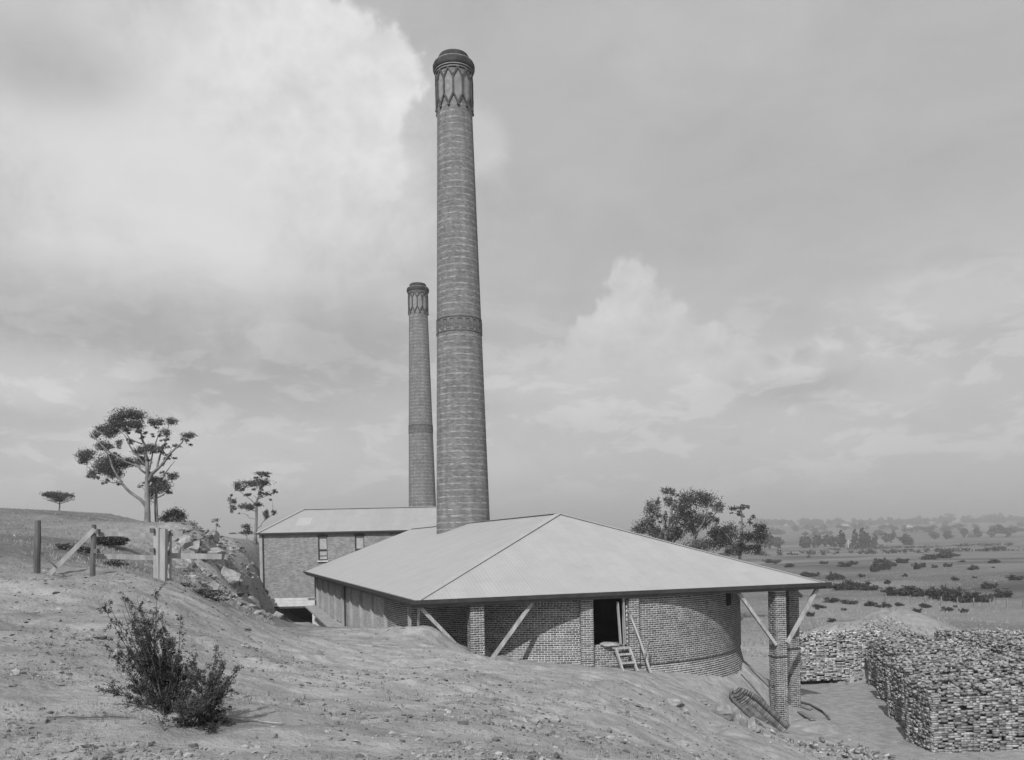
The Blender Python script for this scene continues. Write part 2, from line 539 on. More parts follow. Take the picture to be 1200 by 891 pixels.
def sstep(x, a, b):
    t = np.clip((x - a) / (b - a), 0, 1)
    return t * t * (3 - 2 * t)


def smooth_height(x, y):
    wx, wy = warp(x, y)
    out = np.full_like(wx, SOL[n_])
    out += SOL[n_ + 1] * wx + SOL[n_ + 2] * wy
    for i in range(n_):
        out += SOL[i] * tps_k((wx - PX[i]) ** 2 + (wy - PY[i]) ** 2)
    d = np.hypot(x, y)
    plain = EYE - 9.0 + 11.0 * sstep(-x, 15, 70) * (1 - sstep(y, 120, 500)) + 1.2 * fbm(x / 60, y / 60, 3, 5) * sstep(d, 60, 300)
    rise = 14 * sstep(y, 650, 1500) + 30 * sstep(y, 1300, 2600)
    rise = rise * (1 + .25 * fbm(x / 700, y / 900, 3, 9)) + 5 * fbm(x / 350, y / 350, 3, 23) * sstep(y, 600, 1200)
    far = plain + rise
    w = sstep(d, 85, 170)
    return out * (1 - w) + far * w


MOUND = at(1050, 716, 62)


def height(x, y):
    x, y = np.asarray(x, float), np.asarray(y, float)
    z = smooth_height(x, y)
    z = z + 2.6 * np.exp(-(((x - MOUND.x) / 4.6) ** 2 + ((y - MOUND.y) / 3.6) ** 2))
    z = z + 1.3 * np.exp(-(((x - 23.0) / 3.0) ** 2 + ((y - 60.0) / 2.0) ** 2))
    d = np.hypot(x, y)
    yard = sstep(x, 11.5, 13.5) * (1 - sstep(d, 70, 90)) * (1 - sstep(-z + EYE, 7.2, 7.75) * 0 )
    flat = np.clip(1 - .85 * yard * (z < EYE - 7.3), 0, 1)
    calm = 1 - .8 * np.exp(-(((x + 13) / 6) ** 2 + ((y - 52) / 14) ** 2)) - .6 * np.exp(-(((x - 3) / 9) ** 2 + ((y - 31) / 2.5) ** 2))
    rough = calm * .23 * fbm(x / 3.2, y / 2.4, 4, 31) + .10 * fbm(x / .55, y / .45, 4, 41) - .06 * np.exp(-(fbm(x / 1.9 + .25 * y, y / 5.5, 3, 61) / .045) ** 2) * sstep(y, 7, 12)
    rock = np.exp(-(((x + 17) / 4.5) ** 2 + ((y - 46) / 9) ** 2))
    rk = fbm(x / 2.3 + .3 * y, y / 3.0, 4, 77)
    z = z + flat * rough * np.clip(.25 + d / 18, .3, 1.0) + rock * (1.0 * np.abs(rk) - .3 + .55 * np.abs(fbm(x / .7 + .5 * y, y / .9, 3, 91)))
    cut = np.exp(-(((x + 22.5) / 3.4) ** 2 + ((y - 70) / 10) ** 2))
    z = z + cut * (1.1 * np.abs(fbm(x / 1.5 + .4 * y, y / 2.0, 4, 83)) - .35)
    # heaped spoil near the kiln's left wall
    c = at(505, 745, 30)
    z = z + .25 * np.exp(-(((x - c.x) / 1.4) ** 2 + ((y - c.y) / .8) ** 2))
    return z


def hz(x, y): return float(height(np.array([x]), np.array([y]))[0])


def axis(segs):
    out = []
    for a, b, s in segs: out += list(np.arange(a, b, s))
    return np.array(out + [segs[-1][1]])


def grow(a, b, s, k):
    out, x = [], a
    while x < b:
        out.append(x); x += s; s *= k
    return out + [b]


gy = np.array([-v for v in grow(0.6, 260, 1, 1.25)][::-1] + list(np.arange(0, 5, .25)) + list(np.arange(5, 13, .09)) + list(np.arange(13, 24, .14)) + list(np.arange(24, 42, .2)) + list(np.arange(42, 90, .5)) + grow(90, 5400, .8, 1.055))
gxr = grow(22, 5200, .4, 1.08)
gxl = grow(14, 5200, .25, 1.08)
gx = np.array([-v for v in gxl][::-1][:-1] + list(np.arange(-14, -5, .16)) + list(np.arange(-5, 5, .1)) + list(np.arange(5, 22, .16)) + gxr)
GX, GY = np.meshgrid(gx, gy)
GZ = height(GX, GY)
nx, ny = len(gx), len(gy)
idx = np.arange(nx * ny).reshape(ny, nx)
gf = np.stack((idx[:-1, :-1], idx[:-1, 1:], idx[1:, 1:], idx[1:, :-1]), -1).reshape(-1, 4)
me = quads_mesh('ground', np.stack((GX, GY, GZ), -1).reshape(-1, 3), gf, M['ground'])
# tone of the soil and of the dry pasture
D = np.hypot(GX, GY)
tone = .325 + .06 * fbm(GX / 5, GY / 3, 4, 3) + .09 * fbm(GX / .9, GY / .35, 5, 13, .6)
tone = tone - .06 * sstep(-GX, 3, 9) * sstep(GY, 4, 9)
val = sstep(D, 52, 85) * sstep(GX, 6, 20)
pasture = .145 + .13 * fbm(GX / 45, GY / 22, 4, 8) + .05 * fbm(GX / 7, GY / 5, 3, 18)
tone = tone * (1 - val) + pasture * val
hill = sstep(D, 19, 30) * sstep(-GX, 6, 11)
gr = .165 + .09 * fbm(GX / 6, GY / 5, 4, 28)
rockm = np.clip(np.exp(-(((GX + 16) / 7) ** 2 + ((GY - 45) / 8) ** 2)) + 1.2 * np.exp(-(((GX + 22) / 4.6) ** 2 + ((GY - 70) / 13) ** 2)), 0, 1) * (.75 + .5 * fbm(GX / 1.6, GY / 2.2, 3, 66))
tone = tone * (1 - hill) + (gr * (1 - rockm) + .35 * rockm) * hill
mnd = np.exp(-(((GX - MOUND.x) / 6) ** 2 + ((GY - MOUND.y) / 5) ** 2))
tone = tone * (1 - mnd) + .25 * mnd
yardm = sstep(GX, 11.5, 13.5) * (1 - sstep(D, 55, 65)) * (GZ < EYE - 7.3)
tone = np.where(yardm > 0, tone * (1 - yardm) + (.285 + .03 * fbm(GX / 2, GY / 4, 3, 38)) * yardm, tone)
ta = me.attributes.new('tone', 'FLOAT', 'POINT')
ta.data.foreach_set('value', np.clip(tone, .05, .6).astype(np.float32).ravel())
me.polygons.foreach_set('use_smooth', np.ones(len(gf), dtype=bool))
ground = link('ground', me)
tag(ground, kind='structure')

# ------------------------------------------------------------------ the kiln
K_ROT = math.atan2(.333, .943)
K0 = Vector((-3.48, 29.70, EYE - 2.0))           # near left corner of the eaves


def kloc(v):                                     # world -> kiln local
    d = Vector(v) - K0
    return Matrix.Rotation(-K_ROT, 3, 'Z') @ d


def kw(s, t, z=0.0):                             # kiln local -> world
    return K0 + Matrix.Rotation(K_ROT, 3, 'Z') @ Vector((s, t, z))


kiln = thing('brick_kiln', 'long low brick kiln with rounded end under broad pale corrugated iron hipped roof', 'kiln', K0, K_ROT)
WID, LEN, APT, RISE = 18.0, 41.0, 8.1, 3.39
CS, CT, RR = 9.3, 8.8, 8.6                       # rounded end: centre and radius


def slab(name, poly, th, mat, parent):
    b = MB()
    n = len(poly)
    lo = [(p[0], p[1], p[2] - th) for p in poly]
    b.add(list(poly) + lo, [tuple(range(n)), tuple(range(2 * n - 1, n - 1, -1))] + [(i, i + n, (i + 1) % n + n, (i + 1) % n) for i in range(n)])
    return b.build(name, mat, parent)


ov = .06
slab('roof_slope', [(0 - ov, -ov, 0), (WID + ov, -ov, 0), (9, APT, RISE)], .05, M['roof_x'], kiln)
slab('roof_slope', [(-ov, LEN, 0), (-ov, -ov, 0), (9, APT, RISE), (9, LEN, RISE)], .05, M['roof_y'], kiln)
slab('roof_slope', [(WID + ov, -ov, 0), (WID + ov, LEN, 0), (9, LEN, RISE), (9, APT, RISE)], .05, M['roof_y'], kiln)
for a, b in (((0, 0, .03), (9, APT, RISE + .03)), ((WID, 0, .03), (9, APT, RISE + .03)), ((9, APT, RISE + .03), (9, LEN, RISE + .03))):
    q = MB()
    va, vb = Vector(a), Vector(b)
    va.z -= .02; vb.z -= .02
    q.beam(va, vb, .34, .010)
    hd = (vb - va).cross(Vector((0, 0, 1))).normalized() * .15
    for sg in (-1, 1): q.tube([va + hd * sg, vb + hd * sg], .010, 6)
    q.build('ridge_cap', M['roof_x'], kiln)
# eaves: dark gutter with a lighter board below
q = MB()
q.box((WID / 2, -.13, -.06), (WID + .40, .14, .15))
q.box((-.13, LEN / 2, -.06), (.14, LEN + .0, .15))
q.box((WID + .13, LEN / 2, -.06), (.14, LEN + .0, .15))
q.build('gutter', M['gutter'], kiln)
q = MB()
q.box((WID / 2, .0, -.165), (WID + .1, .05, .19))
q.box((.0, LEN / 2 + .05, -.165), (.05, LEN, .19))
q.box((WID, LEN / 2 + .05, -.165), (.05, LEN, .19))
q.build('fascia_board', M['gutter_lip'], kiln)
q = MB()
q.box((WID / 2, .42, -.20), (WID - .2, .16, .16))
q.box((.45, LEN / 2, -.20), (.16, LEN - 1.2, .16))
q.box((WID - .2, LEN / 2, -.20), (.16, LEN - 1.2, .16))
q.build('wall_plate', M['timber_dark'], kiln)
# rafters under the overhang
q = MB()
for s_ in np.arange(.9, 17.5, .9):
    tt = min(s_, 18 - s_, 6.0) * .9
    q.beam((s_, .05, -.09), (s_, tt, -.09 + tt * RISE / APT), .05, .10)
q.build('rafters', M['timber_dark'], kiln)['kind'] = 'stuff'


def path_wall():
    """plan of the outer wall: left side, rounded end, right side"""
    p = [(CS - RR, LEN - .05)]
    p += [(CS - RR, CT)]
    for k in range(1, 72):
        a = math.pi + math.pi * k / 72
        p.append((CS + RR * math.cos(a), CT + RR * math.sin(a)))
    p += [(CS + RR, CT), (CS + RR, LEN - .05)]
    return p


def out_normal(s, t):
    if t < CT:
        v = Vector((s - CS, t - CT)).normalized()
        return v
    return Vector((-1 if s < CS else 1, 0))


DOOR_A = [math.atan2(0.3 - CT, 7.15 - CS), math.atan2(.3 - CT, 8.52 - CS)]     # angles of the doorway's jambs
WTOP, WLEDGE, WBOT = -.10, -2.97, -6.3
DOOR_SILL = -2.14
# wall core (mortar) as strips, split at the doorway
pl = path_wall()
ang = [math.atan2(t - CT, s - CS) if t < CT else None for s, t in pl]


def strip(poly, z0, z1, off0, off1, thick=.42):
    b = MB()
    n = len(poly)
    o, i_ = [], []
    for (s, t) in poly:
        nn = out_normal(s, t)
        o.append(((s + nn.x * off0, t + nn.y * off0, z0), (s + nn.x * off1, t + nn.y * off1, z1)))
        i_.append(((s - nn.x * thick, t - nn.y * thick, z0), (s - nn.x * thick, t - nn.y * thick, z1)))
    vs = [q for k in range(n) for q in (o[k][0], o[k][1], i_[k][1], i_[k][0])]
    fs = []
    for k in range(n - 1):
        a, c = 4 * k, 4 * k + 4
        fs += [(a, c, c + 1, a + 1), (a + 1, c + 1, c + 2, a + 2), (a + 2, c + 2, c + 3, a + 3), (a + 3, c + 3, c, a)]
    fs += [(0, 1, 2, 3), (4 * n - 1, 4 * n - 2, 4 * n - 3, 4 * n - 4)]
    b.add(vs, fs)
    return b


def arc(a0, a1, k=30):
    return [(CS + RR * math.cos(a0 + (a1 - a0) * i / k), CT + RR * math.sin(a0 + (a1 - a0) * i / k)) for i in range(k + 1)]


left_part = [(CS - RR, LEN - .05)] + arc(-math.pi, DOOR_A[0], 40)
right_part = arc(DOOR_A[1], 0, 40) + [(CS + RR, LEN - .05)]
wall = strip(left_part, WLEDGE, WTOP, .020, .020).build('wall', M['mortar'], kiln)
strip(right_part, WLEDGE, WTOP, .020, .020).build('wall', M['mortar'], kiln)
strip(arc(DOOR_A[0], DOOR_A[1], 6), WLEDGE, DOOR_SILL, .016, .016).build('door_sill', M['mortar'], kiln)
strip([(CS - RR, LEN - .05)] + arc(-math.pi, 0, 72) + [(CS + RR, LEN - .05)], WBOT, WLEDGE - .003, .73, -.068).build('base_wall', M['mortar'], kiln)


def wall_bricks(z0, z1, lean0=0.0, zref=0.0, lean=0.0, skip_door=True, tmax=LEN - .1):
    """brick boxes laid in courses along the outer wall"""
    cen, dim, rot = [], [], []
    L1 = tmax - CT
    La = math.pi * RR
    total = L1 + La + L1
    z, k = z0, 0
    while z + .076 < z1:
        u = -.12 * (k % 2)
        header = (k % 5 == 4)
        zc = z + .038
        while u < total:
            ln = .110 if header else .228
            mid = u + ln / 2
            off = lean0 + lean * (zref - zc)
            if mid < L1: s, t, a = CS - RR - off, tmax - mid, math.pi / 2
            elif mid < L1 + La:
                th = -math.pi + (mid - L1) / RR
                s, t, a = CS + (RR + off) * math.cos(th), CT + (RR + off) * math.sin(th), th + math.pi / 2
                if skip_door and DOOR_A[0] < th < DOOR_A[1] and zc > DOOR_SILL: u += ln + .012; continue
            else: s, t, a = CS + RR + off, CT + (mid - L1 - La), math.pi / 2
            cen.append((s, t, zc)); dim.append((ln, .05 + random.uniform(-.003, .004), .066 + random.uniform(-.004, .003)))
            rot.append(rotz(a + random.gauss(0, .006)))
            u += ln + .017
        z += .086; k += 1
    return cen, dim, rot


c_, d_, r_ = wall_bricks(WLEDGE + .005, WTOP)
for mt_, pick in (('brick', lambda c: not (c[1] > CT + 1.5 and c[0] < CS)), ('brick_dusty', lambda c: c[1] > CT + 1.5 and c[0] < CS)):
    kk_ = [i for i in range(len(c_)) if pick(c_[i])]
    link('brickwork', boxes_mesh('brickwork', [c_[i] for i in kk_], [d_[i] for i in kk_], [r_[i] for i in kk_], M[mt_]), wall)['kind'] = 'stuff'
c_, d_, r_ = wall_bricks(WLEDGE - .003 - .086 * 38, WLEDGE - .002, lean0=-.085, zref=WLEDGE, lean=.80 / (WLEDGE - WBOT), skip_door=False, tmax=20)
link('base_course', boxes_mesh('base_course', c_, d_, r_, M['brick']), kiln)['kind'] = 'stuff'


def pier(s0, t0, w, dpt, z0, z1, rot=0.0, name='pier', ledge=None):
    """a brick pier: mortar core with bricks laid round it"""
    b = MB()
    b.box((s0, t0, (z0 + z1) / 2), (w - .018, dpt - .018, z1 - z0), rot)
    core = b.build(name, M['mortar'], kiln)
    cen, dim, rt = [], [], []
    z, k = z0, 0
    m = rotz(rot)
    while z + .08 < z1:
        for face in range(4):
            L = w if face % 2 == 0 else dpt
            H = (dpt if face % 2 == 0 else w) / 2
            a = face * math.pi / 2
            full = (k + face) % 2 == 0
            u0, u1 = (-L / 2, L / 2) if full else (-L / 2 + .108, L / 2 - .108)
            u = u0
            while u < u1 - .03:
                ln = min(.228 if (k % 4) else .11, u1 - u)
                if u1 - u - ln < .07: ln = u1 - u
                c = np.array((u + ln / 2, -H + .05, 0))
                p = m @ (rotz(a) @ c)
                cen.append((s0 + p[0], t0 + p[1], z + .038))
                dim.append((ln - .008, .1 + random.uniform(-.003, .005), .066 + random.uniform(-.004, .003)))
                rt.append(m @ rotz(a + random.gauss(0, .008)))
                u += ln + .008
        z += .086; k += 1
    link('brickwork', boxes_mesh('pier_brickwork', cen, dim, rt, M['brick']), core)['kind'] = 'stuff'
    if ledge is not None:
        b = MB()
        b.box((s0, t0, ledge), (w + .07, dpt + .07, .05), rot)
        b.build('ledge_course', M['rib'], core)  # dark tone paints the shadow line at the ledge
    return core


pier(2.33, .42, .54, .52, -2.6, -.28)
pier(15.83, .42, .54, .52, -6.0, -.28, ledge=-3.08)
pier(17.98, 2.3, .54, .52, -6.0, -.28, ledge=-3.10)
# brick piers at the doorway and slim pilasters along the left side
for a in (DOOR_A[0] - .034, DOOR_A[1] + .03):
    s_, t_ = CS + (RR + .05) * math.cos(a), CT + (RR + .05) * math.sin(a)
    pier(s_, t_, .50 if a < DOOR_A[0] else .44, .34, -2.9, -.12, a + math.pi / 2, 'door_pier')
for k in range(9):
    t_ = 9.3 + 3.62 * k
    b = MB()
    b.box((CS - RR - .07, t_, -2.0), (.22, .22, 3.7))
    b.build('pilaster', M['brick_dusty'], kiln)
b = MB()
b.box((CS - RR - .16, 22.2, -2.2), (.10, .10, 4.0))
b.build('downpipe', M['gutter'], kiln)
# timber posts and raking braces under the near left corner and at the piers
z_ = lambda s, t: hz(kw(s, t).x, kw(s, t).y) - K0.z
b = MB(); b.beam((.25, 2.4, z_(.25, 2.4) - .3), (.25, 2.4, -.26), .12, .12); b.build('post', M['timber'], kiln)
b = MB(); b.beam((.30, 1.2, z_(.3, 1.2) - .3), (.22, .6, -.28), .08, .08); b.build('post', M['timber'], kiln)
for p0, p1 in (((1.75, .30, z_(1.75, .3) - .15), (.18, .22, -.27)), ((2.86, .30, z_(2.86, .3) - .1), (4.55, .22, -.27)),
               ((15.5, .12, -2.55), (13.75, .22, -.27)), ((16.06, .10, -2.5), (17.75, .20, -.27)), ((17.72, 2.0, -2.5), (17.86, .35, -.27))):
    b = MB(); b.beam(p0, p1, .12, .13); b.build('brace', M['timber'], kiln)
# gable end, inner chamber wall, a dark hatch high on the right
b = MB()
b.add([(0, LEN - .06, -.1), (WID, LEN - .06, -.1), (9, LEN - .06, RISE - .08), (0, LEN - .16, -.1), (WID, LEN - .16, -.1), (9, LEN - .16, RISE - .08)],
      [(0, 1, 2), (5, 4, 3), (0, 3, 4, 1), (1, 4, 5, 2), (2, 5, 3, 0)])
b.build('gable_end', M['gutter_lip'], kiln)
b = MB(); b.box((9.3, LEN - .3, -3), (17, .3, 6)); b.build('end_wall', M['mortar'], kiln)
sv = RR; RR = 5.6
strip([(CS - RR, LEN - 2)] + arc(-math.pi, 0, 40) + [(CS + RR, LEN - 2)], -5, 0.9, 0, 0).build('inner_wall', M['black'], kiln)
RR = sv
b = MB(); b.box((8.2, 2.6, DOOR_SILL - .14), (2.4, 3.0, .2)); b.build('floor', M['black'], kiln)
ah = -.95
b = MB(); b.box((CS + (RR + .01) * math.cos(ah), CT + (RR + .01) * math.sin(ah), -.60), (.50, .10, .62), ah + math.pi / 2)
b.build('hatch', M['black'], kiln)  # solid panel without a hole; the opening's shade is in its colour
# opening and landing at the far end of the left side
b = MB(); b.box((CS - RR - .02, 39.6, -1.3), (.10, 1.5, 1.7)); b.build('doorway', M['rib'], kiln)  # flat dark panel, shade of the opening painted on
b = MB(); b.box((CS - RR - .3, 39.6, -2.22), (.7, 1.7, .1)); b.build('landing', M['timber_dark'], kiln)
# sloping buttress coping at the foot of the left side
b = MB(); b.beam((CS - RR - .55, 39.0, -2.75), (CS - RR - .55, 22.5, -3.15), .9, .12); b.build('coping', M['dirt'], kiln)

# door frame boards leaning in the doorway (parts), earth heap on the sill
am = DOOR_A[1] - .012
for da, zt, ti in ((0, -.12, .03), (-.022, -.35, .05)):
    a = am + da
    p = Vector((CS + (RR + .1) * math.cos(a), CT + (RR + .1) * math.sin(a), DOOR_SILL + .05))
    b = MB(); b.beam(p, p + Vector((-ti * 2, 0, zt - DOOR_SILL - .1)), .14, .04); b.build('door_board', M['timber'], kiln)


def blob(name, c, rad, mat, seed, sub=3, parent=None, flat=.0):
    """an uneven stone or heap"""
    import bmesh
    bm = bmesh.new()
    bmesh.ops.create_icosphere(bm, subdivisions=sub, radius=1.0)
    rs = random.Random(seed)
    o1 = Vector((rs.uniform(0, 99), rs.uniform(0, 99), rs.uniform(0, 99)))
    from mathutils import noise
    cuts = [(Vector((rs.gauss(0, 1), rs.gauss(0, 1), rs.gauss(0, .7))).normalized(), rs.uniform(.42, .74)) for _ in range(14)]
    for v in bm.verts:
        p = v.co.copy()
        for n, dd in cuts:
            ex = p.dot(n) - dd
            if ex > 0: p -= n * ex * .97
        p += p.normalized() * (noise.noise(p * 2.2 + o1) * .10 + noise.noise(p * 6 + o1) * .06)
        v.co = Vector((p.x * rad[0], p.y * rad[1], p.z * rad[2]))
    me = bpy.data.meshes.new(name)
    bm.to_mesh(me); bm.free()
    me.materials.append(mat)
    return link(name, me, parent, c)


a = (DOOR_A[0] + DOOR_A[1]) / 2
heap = blob('earth_heap', kw(CS + (RR - .02) * math.cos(a), CT + (RR - .02) * math.sin(a), DOOR_SILL + .03), (.66, .40, .12), M['dirt'], 3)
heap.rotation_euler = (0, .06, K_ROT - .15)
tag(heap, 'pale heap of earth spilling over the sill of the kiln doorway', 'earth heap')

# wooden steps and pole at the doorway
sp = kw(8.15, -.12)
st = thing('wooden_steps', 'short wooden steps of two treads up to the dark kiln doorway', 'steps', (sp.x, sp.y, K0.z - 2.95), K_ROT)
for sx in (-.30, .30):
    b = MB(); b.beam((sx, -.62, -.12), (sx, .0, .72), .06, .12); b.build('stringer', M['timber'], st)
for zz, yy in ((.22, -.38), (.52, -.14)):
    b = MB(); b.box((0, yy, zz), (.54, .24, .05)); b.build('tread', M['timber'], st)
b = MB(); b.box((0, .08, .745), (.74, .22, .05)); b.build('tread', M['timber'], st)
p0, p1 = kw(9.02, -.75), kw(8.56, .12)
b = MB()
b.tube([(p0.x, p0.y, K0.z - 3.15), ((p0.x + p1.x) / 2, (p0.y + p1.y) / 2, K0.z - 1.85), (p1.x, p1.y, K0.z - .75)], [.05, .045, .04], 8)
tag(b.build('leaning_pole', M['timber']), 'thin wooden pole leaning on the wall beside the kiln steps', 'pole')
b = MB()
b.beam((p0.x - .25, p0.y - .05, K0.z - 2.55), (p0.x - .02, p0.y + .35, K0.z - 1.95), .08, .05)
tag(b.build('prop_board', M['timber_dark']), 'short dark board propped between the kiln steps and the leaning pole', 'board')

# ------------------------------------------------------------------ chimneys


def cyl(th, r, z): return Vector((r * math.sin(th), -r * math.cos(th), z))


def shaft_r(z):   # z relative to the eye
    return 1.81 + (1.18 - 1.81) * (z - 1.5) / (30.0 - 1.5)


def make_chimney(x, y, label):
    t = thing('brick_chimney', label, 'chimney', (x, y, EYE - 8.5), 0, 'tall round brick chimneys of the kilns')
    zo = 8.5
    b = MB()
    b.lathe([(shaft_r(-8.5), 0)] + [(shaft_r(z), z + zo) for z in np.arange(-4, 29.9, 2.0)] + [(shaft_r(29.9), 29.9 + zo), (1.18, 31.9 + zo)], 64)
    b.build('shaft', M['chimney'], t, True)
    b = MB()
    prof = [(1.18, 31.8), (1.24, 31.84), (1.24, 31.95), (1.31, 31.98), (1.31, 32.08), (1.38, 32.12), (1.42, 32.22), (1.43, 32.45), (1.38, 32.56), (1.30, 32.60), (1.24, 32.68), (1.10, 32.72)]
    b.lathe([(r, z + zo) for r, z in prof], 64)
    b.build('corbel_cap', M['soot'], t)
    b = MB()
    b.lathe([(r, z + zo) for r, z in ((1.08, 32.6), (1.07, 33.0), (1.02, 33.04), (1.01, 33.12), (.86, 33.14), (.82, 33.1), (.80, 31.4))], 64)
    b.build('flue_rim', M['soot'], t)
    for zc, rr_ in ((31.90, 1.262), (32.03, 1.332), (32.585, 1.36)):
        b = MB()
        b.lathe([(rr_ - .03, zc - .03 + zo), (rr_, zc - .03 + zo), (rr_, zc + .03 + zo), (rr_ - .03, zc + .03 + zo)], 64)
        b.build('corbel_course', M['panel'], t)
    # arcade of pointed panels
    N = 12
    for k in range(N):
        th = 2 * math.pi * (k + .5) / N
        hw = math.pi / N
        b = MB()
        r0 = 1.205
        nn = 6
        vs = []
        for j in range(nn + 1):
            u = -1 + 2 * j / nn
            top = 31.78 - .62 * abs(u)
            bot = 29.62 + .50 * abs(u)
            vs += [cyl(th + u * hw * .86, r0, bot + zo), cyl(th + u * hw * .86, r0, top + zo)]
        b.add(vs, [(2 * j, 2 * j + 2, 2 * j + 3, 2 * j + 1) for j in range(nn)])
        b.build('panel', M['panel'], t)
        b = MB()
        for sg in (-1, 1):
            e0 = th + sg * hw
            b.beam(cyl(e0, 1.24, 31.20 + zo), cyl(th, 1.24, 31.82 + zo), .10, .12, up=cyl(th, 1, 0))
            b.beam(cyl(e0, 1.24, 30.10 + zo), cyl(th, 1.24, 29.44 + zo), .10, .12, up=cyl(th, 1, 0))
        e0 = th + hw
        b.beam(cyl(e0, 1.24, 30.02 + zo), cyl(e0, 1.24, 31.35 + zo), .11, .12, up=cyl(e0, 1, 0))
        b.box(cyl(th, 1.25, 29.36 + zo), (.16, .16, .16), th)
        b.build('rib', M['rib'], t)
    # fret band
    for zc in (14.22, 15.16):
        b = MB()
        r = shaft_r(zc)
        b.lathe([(r - .01, zc - .035 + zo), (r + .04, zc - .035 + zo), (r + .04, zc + .035 + zo), (r - .01, zc + .035 + zo)], 64)
        b.build('band_course', M['fret'], t)
    r = shaft_r(14.7) + .015
    NK = 18
    for k in range(NK):
        th = 2 * math.pi * k / NK
        w = 2 * math.pi / NK
        b = MB()
        for (u0, v0, u1, v1) in ((.0, .12, .0, .84), (.0, .81, .50, .81), (.50, .84, .50, .12), (.50, .15, 1.0, .15), (.25, .62, .25, .36), (.75, .34, .75, .62)):
            b.beam(cyl(th + u0 * w, r, 14.2 + v0 + zo), cyl(th + u1 * w, r, 14.2 + v1 + zo), .05, .05, up=cyl(th, 1, 0))
        b.build('fret', M['fret'], t)
    return t


cc = kw(9.0, 24.9)
make_chimney(cc.x, cc.y, 'taller nearer brick chimney rising through the pale kiln roof')
make_chimney(-11.3, 105.0, 'smaller looking brick chimney further off behind the plain hipped roof')

# ------------------------------------------------------------------ two-storey building behind
BX0, BX1, BY0, BY1 = -22.8, -1.6, 75.0, 83.0
ZE, ZR, ZB0, ZB1 = EYE + 1.37, EYE + 3.62, EYE - 5.34, EYE - 4.56
bld = thing('brick_building', 'tall plain brick building with pale hipped iron roof behind the kiln', 'building', ((BX0 + BX1) / 2, BY0, EYE - 7.5))
BO = Vector(((BX0 + BX1) / 2, BY0, EYE - 7.5))


def bl(x, y, z): return Vector((x, y, z)) - BO


def bbox(name, x0, x1, y0, y1, z0, z1, mat, parent=bld):
    b = MB(); b.box(bl((x0 + x1) / 2, (y0 + y1) / 2, (z0 + z1) / 2), (x1 - x0, y1 - y0, z1 - z0))
    o = b.build(name, mat, parent)
    return o


XW = [(-17.2, .42), (-13.85, .42)]
ZW0, ZW1 = EYE - 1.23, EYE + 1.02
# wall in strips round the windows
xs = [BX0 + .12]
for c, h in XW: xs += [c - h, c + h]
xs += [BX1]
b = MB()
for i in range(0, len(xs), 2):
    b.box(bl((xs[i] + xs[i + 1]) / 2, BY0 + .15, (ZB1 + ZE - .1) / 2), (xs[i + 1] - xs[i], .3, ZE - .1 - ZB1))
for c, h in XW:
    b.box(bl(c, BY0 + .15, (ZB1 + ZW0) / 2), (2 * h, .3, ZW0 - ZB1))
    b.box(bl(c, BY0 + .15, (ZW1 + ZE - .1) / 2), (2 * h, .3, ZE - .1 - ZW1))
b.build('wall', M['far_wall'], bld)
bbox('wall', BX0 + .12, BX0 + .42, BY0 + .31, BY1, EYE - 7, ZE - .1, M['far_wall'])
bbox('wall', BX1 - .3, BX1, BY0 + .31, BY1, EYE - 7, ZE - .1, M['far_wall'])
bbox('wall', BX0 + .12, BX1, BY1 - .3, BY1, EYE - 7, ZE - .11, M['far_wall'])
bbox('corner_pilaster', BX0 - .16, BX0 + .11, BY0 - .03, BY0 + .3, ZB0 - .2, ZE - .12, M['brick_dusty'])
bbox('downpipe', BX0 + .13, BX0 + .23, BY0 - .12, BY0 - .02, ZB0, ZE - .12, M['gutter'])
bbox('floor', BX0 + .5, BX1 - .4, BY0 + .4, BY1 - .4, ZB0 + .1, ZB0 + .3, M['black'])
for k in range(3):      # pale weatherboards below the brickwork
    z0 = ZB0 + k * .26
    bbox('weatherboard', BX0 + .14, BX1 + .04, BY0 - .06 + .012 * k, BY0 + .1, z0, z0 + .25, M['board'])
bbox('beam', BX0 + .13, BX1, BY0 - .02, BY0 + .25, ZB0 - .18, ZB0 - .01, M['rib'])
for xp in (-18.2, -11.0, -6.0):
    bbox('post', xp - .09, xp + .09, BY0 + .02, BY0 + .2, EYE - 8.0, ZB0 - .19, M['board'])
bbox('undercroft_wall', BX0 + .3, BX1, BY0 + 3.0, BY0 + 3.3, EYE - 8.4, ZB0 - .02, M['black'])  # blackness under the building put into the wall colour
ro = .28
e = [bl(BX0 - ro, BY0 - ro, ZE), bl(BX1 + ro, BY0 - ro, ZE), bl(BX1 + ro, BY1 + ro, ZE), bl(BX0 - ro, BY1 + ro, ZE)]
ra, rb = bl(BX0 + 2.9, (BY0 + BY1) / 2, ZR), bl(BX1 - 3.2, (BY0 + BY1) / 2, ZR)
for poly, mm in (((e[0], e[1], rb, ra), 'roof_far'), ((e[3], e[0], ra), 'roof_far_y'), ((e[1], e[2], rb), 'roof_far_y'), ((e[2], e[3], ra, rb), 'roof_far')):
    slab('roof_slope', [tuple(p) for p in poly], .06, M[mm], bld)
b = MB()
b.box(bl((BX0 + BX1) / 2, BY0 - ro - .06, ZE - .06), (BX1 - BX0 + .7, .12, .13)); b.box(bl(BX0 - ro - .06, (BY0 + BY1) / 2, ZE - .06), (.12, BY1 - BY0 + .4, .13))
b.build('gutter', M['gutter'], bld)
b = MB()
for q0, q1 in ((e[0], ra), (ra, rb), (e[1], rb)): b.beam(q0 + Vector((0, 0, .03)), q1 + Vector((0, 0, .03)), .35, .04)
b.build('ridge_cap', M['roof_x'], bld)
